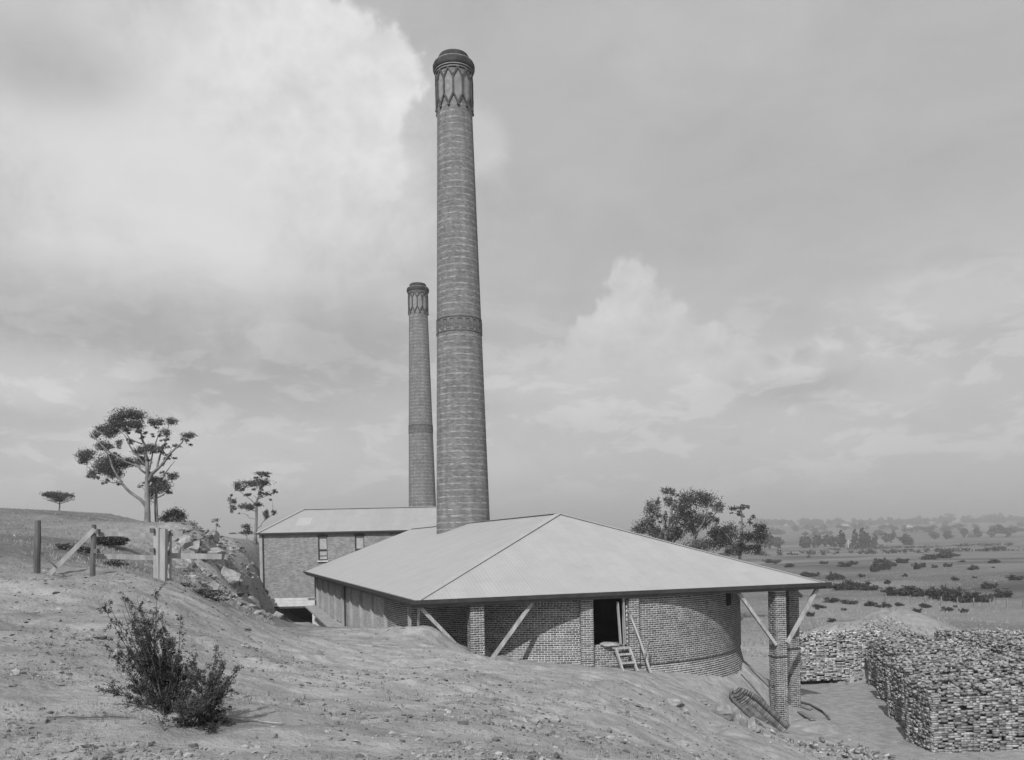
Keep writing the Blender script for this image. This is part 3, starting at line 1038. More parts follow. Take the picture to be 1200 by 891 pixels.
for c, h in XW:
    b = MB()
    b.box(bl(c - h + .04, BY0 + .12, (ZW0 + ZW1) / 2), (.08, .10, ZW1 - ZW0))
    b.box(bl(c + h - .04, BY0 + .12, (ZW0 + ZW1) / 2), (.08, .10, ZW1 - ZW0))
    for zz in (ZW0 + .04, ZW0 + .95, ZW1 - .04): b.box(bl(c, BY0 + .115, zz), (2 * h - .17, .10, .09))
    wf = b.build('window', M['gutter'], bld)
    b = MB(); b.box(bl(c, BY0 + .17, (ZW0 + .95 + ZW1) / 2), (2 * h - .17, .03, ZW1 - ZW0 - 1.08)); b.build('blind', M['blind'], wf)
    b = MB(); b.box(bl(c, BY0 + .17, ZW0 + .5), (2 * h - .17, .03, .78)); b.build('pane', M['blind'], wf)
    b = MB(); b.box(bl(c, BY0 + .135, ZW0 + .42), (2 * h - .18, .04, .06)); b.build('glazing_bar', M['gutter'], wf)
    b = MB(); b.box(bl(c, BY0 - .05, ZW0 - .06), (2 * h + .16, .22, .11)); b.build('sill', M['board'], wf)
    b = MB()
    for j in range(7):
        u = (j - 3) / 3
        b.box(bl(c + u * (h + .02), BY0 - .012, ZW1 + .03 - .10 * u * u + .06), (.12, .06, .18), rot=Matrix.Rotation(u * .25, 3, 'Y'))
    b.build('arch', M['rib'], wf)
b = MB(); nrm = Vector((0, -(ZR - ZE), 4.28)).normalized()
slab('skylight', [tuple(bl(x, y, ZE + (y - BY0 + ro) / 4.28 * (ZR - ZE) + .02)) for x, y in ((-19.9, 75.9), (-18.6, 75.9), (-18.6, 77.4), (-19.9, 77.4))], .03, M['roof_x'], bld)

# ------------------------------------------------------------------ trees


def leaves_mesh(name, clumps, mat, size, asp, droop=.0):
    """clumps: (centre, (rx, ry, rz), number) -> one mesh of small leaf faces"""
    cs = []
    for c, rad, n in clumps:
        n = max(3, int(n))
        # sub-clumps, so that the crown breaks into light and dark tufts with gaps
        ns = max(2, n // 40)
        d = rng.normal(size=(ns, 3)); d /= np.linalg.norm(d, axis=1)[:, None]
        sub = d * (rng.random(ns) ** .4)[:, None] * np.array(rad) * .85
        pick = rng.integers(0, ns, n)
        p = np.array(c) + sub[pick] + rng.normal(size=(n, 3)) * np.array(rad) * .27
        cs.append(p)
    p = np.concatenate(cs)
    n = len(p)
    t = rng.normal(size=(n, 3)); t[:, 2] -= droop
    t /= np.linalg.norm(t, axis=1)[:, None]
    u = np.cross(t, rng.normal(size=(n, 3))); u /= np.linalg.norm(u, axis=1)[:, None] + 1e-9
    L = (size * rng.uniform(.6, 1.3, n))[:, None]
    Wd = L * asp
    v = np.stack((p - t * L * .5, p + u * Wd * .5, p + t * L * .5, p - u * Wd * .5), 1)
    f = np.arange(n * 4).reshape(-1, 4)
    return quads_mesh(name, v.reshape(-1, 3), f, mat)


def tree(name, label, cat, px0, d, scale, org, limbs, clumps, dens=1.0, leaf=.17, asp=.40, lm='leaf', group=None, depth=.8, base_z=None, bark='bark', fat=1.08):
    """px0: photograph position of the foot; limbs and clumps are sketched in a magnified crop (scale, org)"""
    p0 = at(px0[0], px0[1], d)
    z0 = hz(p0.x, p0.y) if base_z is None else base_z
    t = thing(name, label, cat, (p0.x, p0.y, z0), 0, group)
    mpp = d / F

    def loc(cx, cy, dy=0.0):
        x, y = org[0] + cx / scale, org[1] + cy / scale
        w = at(x, y, d)
        return Vector((w.x - p0.x, dy, w.z - z0))
    b = MB()
    rs = random.Random(sum(map(ord, label)))
    for pl_, r0, r1 in limbs:
        n = len(pl_)
        sway = rs.uniform(-1, 1) * mpp * 25
        ps = [loc(q[0], q[1], sway * (i / max(n - 1, 1)) if pl_ is not limbs[0][0] else 0.0) for i, q in enumerate(pl_)]
        # extra points, a little crooked
        pp, rr = [ps[0]], [r0]
        for i in range(1, n):
            mid = (ps[i - 1] + ps[i]) / 2 + Vector((rs.gauss(0, .3), rs.gauss(0, .3), rs.gauss(0, .15))) * mpp * 1.6
            pp += [mid, ps[i]]
            rr += [r0 + (r1 - r0) * (i - .5) / (n - 1), r0 + (r1 - r0) * i / (n - 1)]
        if pl_ is limbs[0][0]:
            pp.insert(0, pp[0] - Vector((0, 0, .8))); rr.insert(0, r0 * 1.25)
        b.tube([tuple(q) for q in pp], [q * mpp / scale for q in rr], 7)
    clumps = list(clumps)
    for pl_, r0, r1 in limbs:
        for q in pl_[len(pl_) // 2:]:
            if q[1] < limbs[0][0][0][1] - 40 * scale and len(clumps) > 4:
                for _ in range(2):
                    clumps.append((q[0] + rs.uniform(-4.5, 4.5) * scale, q[1] + rs.uniform(-4, 3) * scale, 3.4 * scale, 2.2 * scale, .55))
    # twigs reaching into each clump
    for c in clumps:
        cx, cy, rx, ry = c[:4]
        best = None
        for pl_, r0, r1 in limbs:
            for q in pl_:
                dd = math.hypot(q[0] - cx, q[1] - cy)
                if q[1] > cy - ry and (best is None or dd < best[0]): best = (dd, q)
        if best and best[0] < 8 * max(rx, ry):
            b.tube([tuple(loc(*best[1])), tuple((loc(*best[1]) + loc(cx, cy)) / 2 + Vector((0, 0, mpp * 1.0))), tuple(loc(cx, cy))], [mpp * .35, mpp * .28, mpp * .15], 5)
    b.build('trunk', M[bark], t, True)
    cl = []
    for c in clumps:
        cx, cy, rx, ry = c[:4]
        k = c[4] if len(c) > 4 else 1.0
        w = loc(cx, cy, rs.uniform(-1, 1) * mpp * 14 * depth)
        m_ = mpp / scale
        area = rx * ry / scale / scale
        cl.append((tuple(w), (rx * m_ * fat, max(rx, ry) * m_ * .9 * fat, ry * m_ * fat), area * 17.0 * k * dens))
    link('crown', leaves_mesh(name + '_crown', cl, M[lm], leaf, asp, .5), t)
    return t


C6 = dict(scale=5.94, org=(90, 470))
big_limbs = [([(490, 835), (490, 740), (490, 600), (492, 520), (490, 420), (478, 350), (455, 270), (430, 200), (390, 130)], 22, 3),
             ([(485, 745), (455, 690), (390, 640), (340, 580), (310, 520), (270, 400), (225, 320), (150, 230)], 13, 3),
             ([(490, 510), (440, 460), (370, 430), (280, 370), (230, 320)], 8, 3),
             ([(497, 565), (530, 510), (600, 455), (660, 385), (760, 300), (790, 260)], 13, 3),
             ([(560, 482), (575, 400), (590, 340), (625, 270), (640, 170)], 8, 2.5),
             ([(490, 460), (410, 360), (375, 290), (350, 230)], 7, 2.5), ([(455, 300), (390, 270), (350, 200)], 5, 2),
             ([(505, 480), (515, 330), (525, 240), (540, 170)], 6, 2), ([(320, 560), (250, 570), (150, 550)], 4, 2),
             ([(490, 640), (455, 600), (430, 585)], 3, 1.5), ([(600, 455), (640, 380), (650, 330)], 4, 1.5)]
big_clumps = [(380, 100, 110, 40), (290, 130, 50, 40), (330, 170, 90, 35), (170, 190, 65, 30), (230, 210, 60, 40), (440, 170, 60, 25),
              (540, 150, 45, 30), (105, 240, 20, 30), (650, 140, 65, 25, .5), (610, 220, 35, 35, .6), (770, 240, 50, 25, .8), (690, 315, 30, 15, .6),
              (195, 315, 50, 35), (295, 300, 25, 30, .7), (65, 375, 65, 35), (40, 420, 35, 25), (220, 430, 80, 60), (320, 430, 50, 40),
              (180, 470, 90, 40), (90, 510, 30, 30), (250, 500, 60, 40), (440, 350, 40, 30), (430, 420, 50, 35, .8), (530, 335, 50, 30),
              (590, 340, 25, 25, .7), (460, 215, 30, 20, .7), (400, 390, 25, 20, .7)]
GUM = 'gum trees on the hill'
tree('gum_tree', 'tallest gum tree on the hill crest with wide flat-topped dark crown', 'tree', (172, 612), 80, limbs=big_limbs, clumps=big_clumps, dens=1.25, group=GUM, **C6)
tree('gum_tree', 'slender gum tree close against the right of the tallest gum', 'tree', (184, 614), 81,
     limbs=[([(557, 850), (550, 700), (548, 600), (530, 540), (520, 500)], 14, 4), ([(555, 675), (600, 655), (640, 625)], 4, 2), ([(552, 620), (600, 500), (650, 410)], 5, 2)],
     clumps=[(600, 590, 60, 50), (675, 525, 35, 25), (560, 550, 35, 20), (515, 650, 18, 60, .7), (640, 640, 25, 20, .7), (575, 620, 40, 30)], dens=1.3, group=GUM, **C6)
tree('gum_tree', 'medium gum tree with layered crown just left of the brick building', 'tree', (299, 629), 84, scale=9.9, org=(255, 545),
     limbs=[([(440, 830), (450, 620), (455, 420), (490, 320), (520, 260), (500, 190)], 18, 4), ([(450, 470), (330, 340), (290, 290)], 5, 2), ([(460, 400), (540, 330)], 5, 2),
            ([(455, 740), (490, 710), (500, 660), (560, 600), (640, 550)], 7, 3), ([(440, 630), (375, 615), (360, 590)], 4, 2), ([(450, 540), (330, 510), (200, 500)], 5, 2), ([(500, 190), (510, 130), (520, 100)], 3, 2)],
     clumps=[(510, 100, 80, 25), (430, 150, 30, 20), (400, 210, 170, 35), (270, 250, 50, 50), (550, 200, 50, 40), (630, 300, 30, 25), (680, 310, 15, 15), (570, 340, 45, 25),
             (410, 350, 25, 12), (130, 410, 45, 45, .8), (160, 345, 20, 20), (200, 510, 35, 40), (300, 470, 90, 30), (390, 500, 50, 40), (500, 470, 40, 35), (565, 560, 35, 40, .8),
             (640, 550, 30, 30), (590, 610, 40, 30, .7), (640, 410, 25, 15, .7), (260, 560, 15, 10)], dens=1.3, group=GUM)
C7 = dict(scale=6.667, org=(730, 560))
VG = 'trees behind the kiln roof'
tree('gum_tree', 'left tree with pale bare limbs behind right slope of kiln roof', 'tree', (782, 665), 88, base_z=EYE - 8.9, dens=1.0, leaf=.20, fat=1.28, group=VG,
     limbs=[([(350, 700), (340, 520), (330, 420), (300, 300)], 16, 6), ([(335, 400), (320, 330), (290, 290)], 9, 4), ([(340, 480), (380, 300), (370, 190), (345, 110)], 9, 3), ([(340, 520), (260, 400), (200, 350)], 9, 4), ([(345, 560), (430, 460), (480, 360)], 8, 3)],
     clumps=[(245, 250, 55, 55), (340, 95, 35, 25), (400, 120, 28, 22), (370, 190, 28, 40), (170, 370, 60, 55), (270, 425, 55, 45), (400, 430, 60, 50), (120, 410, 50, 25), (280, 185, 20, 25, .7), (330, 470, 70, 30)], **C7)
tree('gum_tree', 'broad leafy tree, middle and tallest mass behind the kiln roof', 'tree', (814, 668), 86, base_z=EYE - 8.9, dens=1.0, leaf=.20, fat=1.28, group=VG,
     limbs=[([(570, 720), (555, 560), (560, 400), (540, 300), (520, 180)], 18, 4), ([(558, 480), (620, 340), (650, 200)], 9, 3), ([(558, 440), (450, 300), (430, 230)], 9, 3), ([(556, 540), (640, 470), (710, 420)], 8, 3), ([(600, 400), (690, 300), (730, 240)], 6, 3)],
     clumps=[(510, 160, 60, 50), (640, 180, 85, 55), (730, 235, 35, 35), (450, 230, 75, 45), (520, 320, 85, 55), (640, 330, 70, 50), (740, 335, 25, 20), (390, 330, 40, 40), (535, 400, 40, 40), (600, 130, 40, 20, .6), (670, 130, 20, 15, .6), (600, 530, 110, 40)], **C7)
tree('gum_tree', 'low dark spreading tree at the right end behind the kiln roof', 'tree', (868, 672), 84, base_z=EYE - 8.9, dens=1.0, leaf=.20, fat=1.28, lm='leaf_dark', group=VG,
     limbs=[([(910, 760), (915, 600), (925, 450), (930, 300), (915, 240)], 14, 4), ([(925, 400), (970, 350), (990, 320)], 5, 2), ([(920, 560), (1000, 480), (1060, 430)], 7, 3), ([(918, 600), (820, 500), (760, 440)], 8, 3)],
     clumps=[(890, 235, 55, 22, .5), (965, 230, 22, 14, .5), (850, 275, 15, 10, .5), (740, 430, 50, 60), (840, 420, 60, 55), (800, 490, 80, 50), (950, 470, 50, 50, .8), (1060, 450, 50, 65), (1080, 385, 25, 28), (960, 555, 70, 30), (1060, 580, 28, 45, .8), (850, 570, 50, 30), (1000, 370, 20, 20, .6), (920, 530, 40, 30)], **C7)
tree('small_tree', 'small round-topped tree alone on the skyline at far left', 'tree', (68, 598), 105, scale=4.286, org=(60, 460),
     limbs=[([(40, 590), (42, 555), (40, 530)], 4, 2), ([(42, 560), (10, 535)], 2, 1), ([(42, 560), (70, 530)], 2, 1)],
     clumps=[(40, 515, 48, 15), (10, 520, 30, 14), (70, 520, 28, 14), (35, 535, 45, 14)], dens=1.4, leaf=.22)
tree('bushy_tree', 'low bushy sapling on the skyline right of the two tall gums', 'bush', (205, 615), 83, scale=4.286, org=(60, 460),
     limbs=[([(620, 665), (615, 620), (610, 600)], 4, 2)], clumps=[(610, 610, 45, 30), (580, 630, 35, 25), (645, 630, 30, 28), (690, 655, 35, 15, .8), (620, 650, 50, 15)], dens=1.0, leaf=.17)
tree('small_tree', 'faint spindly sapling on the skyline between gums and building', 'tree', (253, 621), 120, scale=4.286, org=(60, 460),
     limbs=[([(828, 690), (828, 660), (830, 640)], 2, 1)], clumps=[(830, 645, 20, 14, .6), (830, 665, 14, 10, .6)], dens=1.0, leaf=.2)
tree('bush', 'rounded grey shrub at the foot of the medium gum tree', 'bush', (288, 628), 86, scale=9.9, org=(255, 545),
     limbs=[([(340, 820), (340, 760)], 4, 2)], clumps=[(330, 770, 70, 35), (350, 720, 60, 40, .7), (270, 790, 40, 15), (200, 795, 40, 10)], dens=1.0, leaf=.17)
tree('bush', 'dark low shrub on the bank behind the slip rail gate', 'bush', (128, 641), 34, scale=6.667, org=(20, 590), depth=.4,
     limbs=[([(700, 345), (710, 300), (720, 270)], 4, 2)], clumps=[(690, 295, 60, 30), (760, 290, 60, 32), (810, 300, 40, 25), (650, 290, 40, 25), (840, 285, 25, 14, .6)], dens=2.5, leaf=.09, lm='leaf_dark')
# low weeds on the bank near the gate
cl = []
for i, (x, y, d, n) in enumerate(((75, 655, 27, 26), (95, 657, 27, 26), (130, 660, 26, 24), (140, 655, 28, 24), (205, 690, 26, 20), (232, 702, 27, 30), (245, 703, 27, 26), (234, 694, 28, 14))):
    p = at(x, y, d); z = hz(p.x, p.y)
    cl += [((p.x, p.y, z + .10), (.42, .3, .15), n * 10), ((p.x + .2, p.y, z + .06), (.6, .3, .08), n * 4)]
tag(link('weeds', leaves_mesh('weeds', cl, M['leaf_dark'], .10, .4)), 'low dark weeds on the bank behind the slip rail gate', 'weeds', kind='stuff')

# ------------------------------------------------------------------ foreground bush
bp = at(200, 850, 7.9)
bz = hz(bp.x, bp.y)
bush = thing('scrub_bush', 'dark wiry scrub bush leaning left in the bare foreground soil', 'bush', (bp.x, bp.y, bz))


def bl8(cx, cy, dy=0.0, d=7.9):
    w = at(100 + cx / 4.435, 690 + cy / 4.435, d)
    return Vector((w.x - bp.x, w.y - bp.y + dy, w.z - bz))


stems = []
for root, tips in (((430, 700), ((175, 90), (200, 60), (255, 40), (300, 25), (340, 120), (370, 190), (420, 250), (470, 300), (520, 340), (550, 370), (220, 250), (150, 440), (190, 500), (240, 320), (300, 200), (320, 280), (390, 300), (440, 420), (500, 430), (560, 450))),
                   ((590, 835), ((640, 340), (700, 390), (755, 440), (720, 490), (700, 640), (720, 720), (640, 560), (740, 760), (600, 480), (560, 560), (500, 640), (660, 700), (690, 780), (520, 520), (620, 640), (580, 600)))):
    for tx, ty in tips:
        for rep in range(3):
            ex, ey = tx + random.gauss(0, 14) * rep, ty + random.gauss(0, 22) * rep + 32 * rep
            dd = 7.9 if root[1] < 750 else 7.35
            if rep == 2 and root[1] > 750 and random.random() < .5: continue
            r0 = bl8(root[0] + random.gauss(0, 22), root[1] + random.gauss(0, 8), random.gauss(0, .06), dd)
            r0.z = max(-.03, min(r0.z, .03)) if root[1] < 750 else hz(bp.x + r0.x, bp.y + r0.y) - bz - .02
            r1 = bl8(ex, ey, random.gauss(0, .22), dd)
            mid = (r0 + r1) / 2 + Vector((random.gauss(0, .03), random.gauss(0, .03), .03))
            stems.append((r0, mid, r1))
b = MB()
tw = MB()
lc = []
for r0, mid, r1 in stems:
    b.tube([tuple(r0), tuple(mid), tuple(r1)], [.007, .005, .002], 5)
    for k in range(13):
        u = random.uniform(.28, 1.0)
        p = (r0 * (1 - u) ** 2 + mid * 2 * u * (1 - u) + r1 * u * u)
        dirn = (r1 - r0).normalized() + Vector((random.gauss(0, .55), random.gauss(0, .55), random.gauss(.1, .35)))
        q = p + dirn.normalized() * random.uniform(.05, .17) * (1.25 - .6 * u)
        tw.tube([tuple(p), tuple(q)], [.0028, .0014], 4)
        for j in range(3):
            c = p.lerp(q, random.uniform(.35, 1.05))
            lc.append((tuple(c), (.026, .026, .03), 12))
for (cx, cy), (ex, ey) in (((420, 660), (200, 690)), ((410, 640), (230, 660)), ((400, 650), (260, 700)), ((470, 800), (380, 760)), ((600, 820), (760, 828)), ((700, 690), (790, 700))):
    b.tube([tuple(bl8(cx, cy, .02)), tuple(bl8((cx + ex) / 2, (cy + ey) / 2 - 4, .0)), tuple(bl8(ex, ey, -.05))], [.012, .009, .004], 5)
b.build('stem', M['stem'], bush)
o = tw.build('twig', M['stem'], bush); o['kind'] = 'stuff'
o = link('foliage', leaves_mesh('bush_foliage', lc, M['leaf_dark'], .021, .36), bush)
o['kind'] = 'stuff'

# ------------------------------------------------------------------ slip rail gate at left
gp = at(107, 674, 20.4)
gate = thing('slip_rail_fence', 'weathered timber slip rail gate and posts at the top of the bare slope', 'fence', (gp.x, gp.y, hz(gp.x, gp.y)))
GO = gate.location.copy()


def gl(x, y, d): return at(x, y, d) - GO


def gpost(name, x0, y0, y1, d, w, dp, mat, lean=0.0, round_=False):
    a, c = gl(x0, y0, d), gl(x0 + lean, y1, d)
    foot = hz(a.x + GO.x, d) - GO.z - .35
    b = MB()
    if round_:
        b.tube([(a.x, a.y, foot), tuple((a * 2 + c) / 3), tuple((a + c * 2) / 3 + Vector((.012, 0, 0))), tuple(c)], [w * .55, w * .52, w * .5, w * .46], 9)
    else:
        a.z = foot
        b.beam(a, c, w, dp, up=(0, 1, 0))
    return b.build(name, mat, gate)


gpost('post', 43, 672, 610, 20.0, .145, .14, M['timber_post'], 1.2, True)
gpost('post', 108, 673, 615, 20.3, .12, .14, M['timber_post'], 2.0, True)
gpost('post', 184, 678, 619, 20.8, .13, .16, M['timber_fence'], .5)
gpost('post', 191, 678, 620, 20.8, .14, .16, M['timber_fence'], .8)
gpost('post', 197.5, 676, 621, 21.4, .085, .12, M['timber_fence'], 1.0)
for (x0, y0, d0, x1, y1, d1, w, h) in ((111, 626, 20.5, 189, 627, 21.1, .06, .10), (113, 652, 20.5, 188, 654, 21.1, .06, .13), (186, 625.5, 21.15, 214, 625.5, 21.3, .06, .12), (184, 651, 21.15, 260, 652.5, 21.6, .07, .14)):
    b = MB(); b.beam(gl(x0, y0, d0), gl(x1, y1, d1), w, h); b.build('rail', M['timber_fence'], gate)
for x, y, d in ((179, 622, 20.7), (179, 645, 20.7), (114, 623, 20.3), (113, 646, 20.3), (197, 625, 21.1), (196, 648, 21.1)):
    b = MB(); b.box(gl(x, y, d), (.10, .12, .11)); b.build('slot_block', M['timber_post'], gate)
b = MB(); a = gl(56, 675, 19.9); b.beam(a, gl(111, 620, 20.25), .04, .11); b.build('brace', M['timber_fence'], gate)
b = MB(); b.tube([tuple(gl(48, 648, 20.0)), tuple(gl(65, 664, 19.9))], .02, 6); b.build('brace', M['timber_post'], gate)

# ------------------------------------------------------------------ boulders in the cutting
BG_ = 'pale boulders in the cutting left of the building'
for i, (x, y, d, r, lab) in enumerate((
        (266, 673, 44, (1.05, .8, .75), 'pale squared boulder with dark side, second from the building'), (289, 680, 46, (1.1, .8, .8), 'large pale block nearest the building corner in the cutting'),
        (248, 658, 46, (.7, .6, .35), 'pale rounded rock above the end of the lower slip rail'), (300, 697, 44, (.55, .5, .35), 'small dark-sided stone beside the foot of the building corner'),
        (225, 668, 42, (.7, .6, .5), 'weathered rock under the lower slip rail end'), (272, 660, 52, (.8, .7, .4), 'flat pale ledge of rock above the squared boulder'),
        (205, 655, 40, (.6, .5, .4), 'small pale rock close behind the sawn gate posts'))):
    p = at(x, y, d)
    o = blob('boulder', (p.x, p.y, p.z), r, M['rock'], 50 + i)
    o.rotation_euler = (0, .25, i * .9)
    z = hz(p.x, p.y)
    o.location.z = z + r[2] * .25
    tag(o, lab, 'boulder', BG_)

rr_ = random.Random(31)
for i in range(16):
    x = rr_.uniform(200, 296); d = rr_.uniform(36, 54)
    y = 640 + (x - 200) * .35 + rr_.uniform(-4, 26)
    p = at(x, y, d)
    k_ = rr_.uniform(.25, .6)
    o = blob('boulder', (p.x, p.y, hz(p.x, p.y) + k_ * .1), (k_ * 1.3, k_, k_ * .8), M['rock'], 300 + i, 2)
    o.rotation_euler = (0, .2, i)
    tag(o, 'broken pale rock lying in the cutting behind the gate', 'boulder', BG_)

# ------------------------------------------------------------------ brick stacks in the yard
YZ = EYE - 7.95


def brick_stack(name, label, x, y, rz, w, dp, h, group, jag=.02, top_mess=20, cut=.0, mt='brick_pale'):
    t = thing(name, label, 'brick stack', (x, y, YZ), rz, group)
    b = MB(); b.box((0, 0, h / 2 - .2), (w - .42, dp - .42, h - .4)); b.build('core', M['gap_shade'], t)  # dark box painting the shade seen between the bricks
    cen, dim, rot = [], [], []
    z, k = 0.0, 0
    while z < h:
        for face in range(4):
            L = w if face % 2 == 0 else dp
            H = (dp if face % 2 == 0 else w) / 2
            a = face * math.pi / 2
            u, blk = -L / 2, 0
            while u < L / 2 - .04:
                # blocks of headers and of stretchers alternate, as in a stack of green bricks
                hd = (int((u + 50) / .72) + int((z + .01) / .34) + face) % 2 == 0
                ln = .112 if hd else .232
                if z > h - .35 and random.random() < .25 + cut: u += ln + .008; continue
                if z > h - .62 * max(0.0, .25 + float(fbm(np.array([u * 1.4 + x]), np.array([face * 7.3 + y]), 2, 5)[0]) * 1.5): u += ln + .008; continue
                if random.random() < .09: u += ln + .008; continue
                ln = min(ln, L / 2 - u + .05)
                dpth = .232 if hd else .112
                c = rotz(a) @ np.array((u + ln / 2, -H + dpth / 2 + random.gauss(0, jag), 0))
                cen.append((c[0], c[1], z + .04)); dim.append((ln, dpth, .078)); rot.append(rotz(a + random.gauss(0, .02)))
                u += ln + .008
        z += .082; k += 1
    for i in range(int(w * dp * 34)):
        cen.append((random.uniform(-w / 2, w / 2), random.uniform(-dp / 2, dp / 2), h - .30 + random.uniform(-.12, .18)))
        dim.append((.23, .112, .078)); rot.append(rnd_rot(.15))
    for i in range(top_mess):
        cen.append((random.uniform(-w / 2, w / 2), random.uniform(-dp / 2, dp / 2), h - .12 + random.uniform(-.1, .16)))
        dim.append((.23, .112, .078)); rot.append(rnd_rot(.5))
    o = link('bricks', boxes_mesh('stack_bricks', cen, dim, rot, M[mt]), t)
    o['kind'] = 'stuff'
    return t


SG = 'stacks of bricks in the yard'
brick_stack('brick_stack', 'long pale brick stack at the back of the yard beyond the piers', 18.0, 46.4, .10, 4.6, 1.6, 2.55, SG, .03, 60, mt='brick_stack')
labs = ['nearest brick stack at the lower right corner of the yard', 'second brick stack from the lower right corner of the yard', 'third brick stack back along the right of the yard',
        'fourth brick stack back along the right of the yard, narrow bright end', 'fifth brick stack back along the right of the yard', 'sixth brick stack back, just before the heap of broken bricks', 'furthest brick stack of the right row beside the pale back stack']
for i, lab in enumerate(labs):
    u = i / 6.0
    x0, y0 = 14.95 + 4.0 * u, 30.2 + 12.8 * u
    off = (0, .18, -.1, .30, .0, .34, .1)[i]
    w = 5.6
    rz = .06
    brick_stack('brick_stack', lab, x0 + off + w / 2, y0 + .6, rz, w, 1.75, 2.35 + (.05, -.1, .1, 0, -.12, .05, .12)[i], SG, .035, 60, .1)
brick_stack('brick_stack', 'brick stack standing at the right edge behind the nearest stack', 24.5, 33.5, .05, 5.0, 6.0, 2.5, SG, .03, 150)
brick_stack('brick_stack', 'brick stack at the right edge behind the broken brick heap', 27.0, 43.0, .05, 7.0, 6.0, 2.6, SG, .03, 260)


def brick_pile(name, label, pts_, group=None):
    """pts_: positions of bricks lying about: the heap's bricks are parts"""
    c = np.mean([p[:3] for p in pts_], axis=0)
    t = thing(name, label, 'brick pile', (c[0], c[1], min(p[2] for p in pts_) - .05), 0, group)
    vars_ = []
    for k in range(4):
        b = MB(); d = ((.23, .112, .078), (.23, .112, .076), (.15, .112, .078), (.12, .11, .076))[k]
        b.box((0, 0, 0), d); me_ = b.build('brick', M['brick_pale']).data
        bpy.data.objects.remove(bpy.data.objects[-1]) if False else None
        vars_.append(me_)
    for o in [o for o in bpy.data.objects if o.name.startswith('brick') and o.data in vars_ and o.parent is None]:
        bpy.data.objects.remove(o)
    for i, p in enumerate(pts_):
        if i < 300:
            o = link('brick', vars_[i % 4 if i % 3 else 0], t)
            o.location = Vector(p[:3]) - t.location
            o.rotation_euler = Matrix(rnd_rot(p[3]).tolist()).to_euler()
    rest = pts_[300:]
    if rest:
        o = link('brick_mass', boxes_mesh('brick_mass', [tuple(Vector(p[:3]) - t.location) for p in rest], [(.23, .112, .078) if k % 3 else (.14, .112, .078) for k in range(len(rest))], [rnd_rot(p[3]) for p in rest], M['brick_pale']), t)
        o['kind'] = 'stuff'
    return t


# spill of broken bricks on the bank at the bottom right
sp = []
for i in range(430):
    u = random.random()
    a, c = at(868, 858, 27.0), at(1015, 893, 29.3)
    x = a.x + (c.x - a.x) * u + random.gauss(0, .55)
    y = a.y + (c.y - a.y) * u + random.gauss(0, .9) - .3
    sp.append((x, y, hz(x, y) + random.uniform(.0, .16), .35))
sp.sort(key=lambda p: p[1])
brick_pile('brick_pile', 'spill of broken bricks down the bank at the bottom right', sp)
sp = []
hc = at(1037, 750, 47.5)
while len(sp) < 2600:
    r = abs(random.gauss(0, 1.15)); th = random.uniform(0, 6.283)
    hh = 3.1 * math.exp(-(r / 1.9) ** 2)
    sp.append((hc.x + r * 1.5 * math.cos(th), hc.y + r * math.sin(th), YZ + hh + random.uniform(-.06, .1), .6))
sp.sort(key=lambda p: p[1] - p[2] * 1.0)
brick_pile('brick_pile', 'rough heap of broken bricks rising behind the stacks', sp)
b = MB()
b.lathe([(3.1 * f * 1.0, z) for f, z in ((1.15, -.3), (.8, .7), (.5, 1.8), (.25, 2.6), (.02, 2.95))], 20)
for i, v in enumerate(b.v): b.v[i] = (v[0] * 1.25, v[1] * .85, v[2])
tag(b.build('rubble_heap', M['clod'], loc=(hc.x, hc.y, YZ)), 'core of brick dust and earth within the broken brick heap', 'rubble', kind='stuff')

# ------------------------------------------------------------------ arched brick drain in the bank, pipe, planks
dr_a, dr_b = at(862, 806, 33.2), at(912, 852, 31.2)
dr = thing('brick_culvert', 'round-ended curved brick culvert cut open in the bank below the piers', 'culvert', tuple(dr_a))
ax = (dr_b - dr_a); Ln = ax.length; ax.normalize()
side = ax.cross(Vector((0, 0, 1))).normalized()
upv = side.cross(ax)
cen, dim, rot = [], [], []
rc = .60


def cr(q):
    """radius of the trough q metres from its rounded upper end"""
    return rc * math.sqrt(max(0.02, 1 - max(0, 1 - q / .75) ** 2))


b = MB()
vs, fs, kk, ns_ = [], [], 14, 26
for i in range(ns_ + 1):
    q = Ln * (i / ns_) ** 1.6
    for j in range(kk + 1):
        th = math.pi * j / kk - math.pi
        vs.append(tuple(ax * q + side * (cr(q) + .035) * math.cos(th) + upv * (cr(q) + .035) * math.sin(th)))
fs = [(i * (kk + 1) + j, i * (kk + 1) + j + 1, (i + 1) * (kk + 1) + j + 1, (i + 1) * (kk + 1) + j) for i in range(ns_) for j in range(kk)]
b.add(vs, fs)
b.build('lining', M['brick'], dr)
nrow = int(Ln / .086)
for i in range(nrow):
    q = (i + .5) * .086
    nb_ = max(3, int(math.pi * cr(q) / .235))
    for j in range(nb_):
        th = math.pi * (j + .5) / nb_ - math.pi
        p = ax * q + side * cr(q) * math.cos(th) + upv * cr(q) * math.sin(th)
        tan = (-math.sin(th) * side + math.cos(th) * upv)
        nrm_ = (math.cos(th) * side + math.sin(th) * upv)
        cen.append(tuple(p)); dim.append((math.pi * cr(q) / nb_ - .012, .068, .07)); rot.append(np.array(Matrix((tan, ax, nrm_)).transposed()))
o = link('brickwork', boxes_mesh('culvert_bricks', cen, dim, rot, M['brick']), dr); o['kind'] = 'stuff'
pp = [at(*q) for q in ((934, 820, 38.6), (950, 824, 38.3), (963, 832, 37.0), (970, 841, 35.6), (972, 846, 34.9))]
b = MB(); b.tube([(p.x, p.y, hz(p.x, p.y) + .06) for p in pp], .05, 7)
tag(b.build('bent_pipe', M['iron'], smooth=True), 'thin bent dark pipe lying on the yard floor beside the piers', 'pipe')
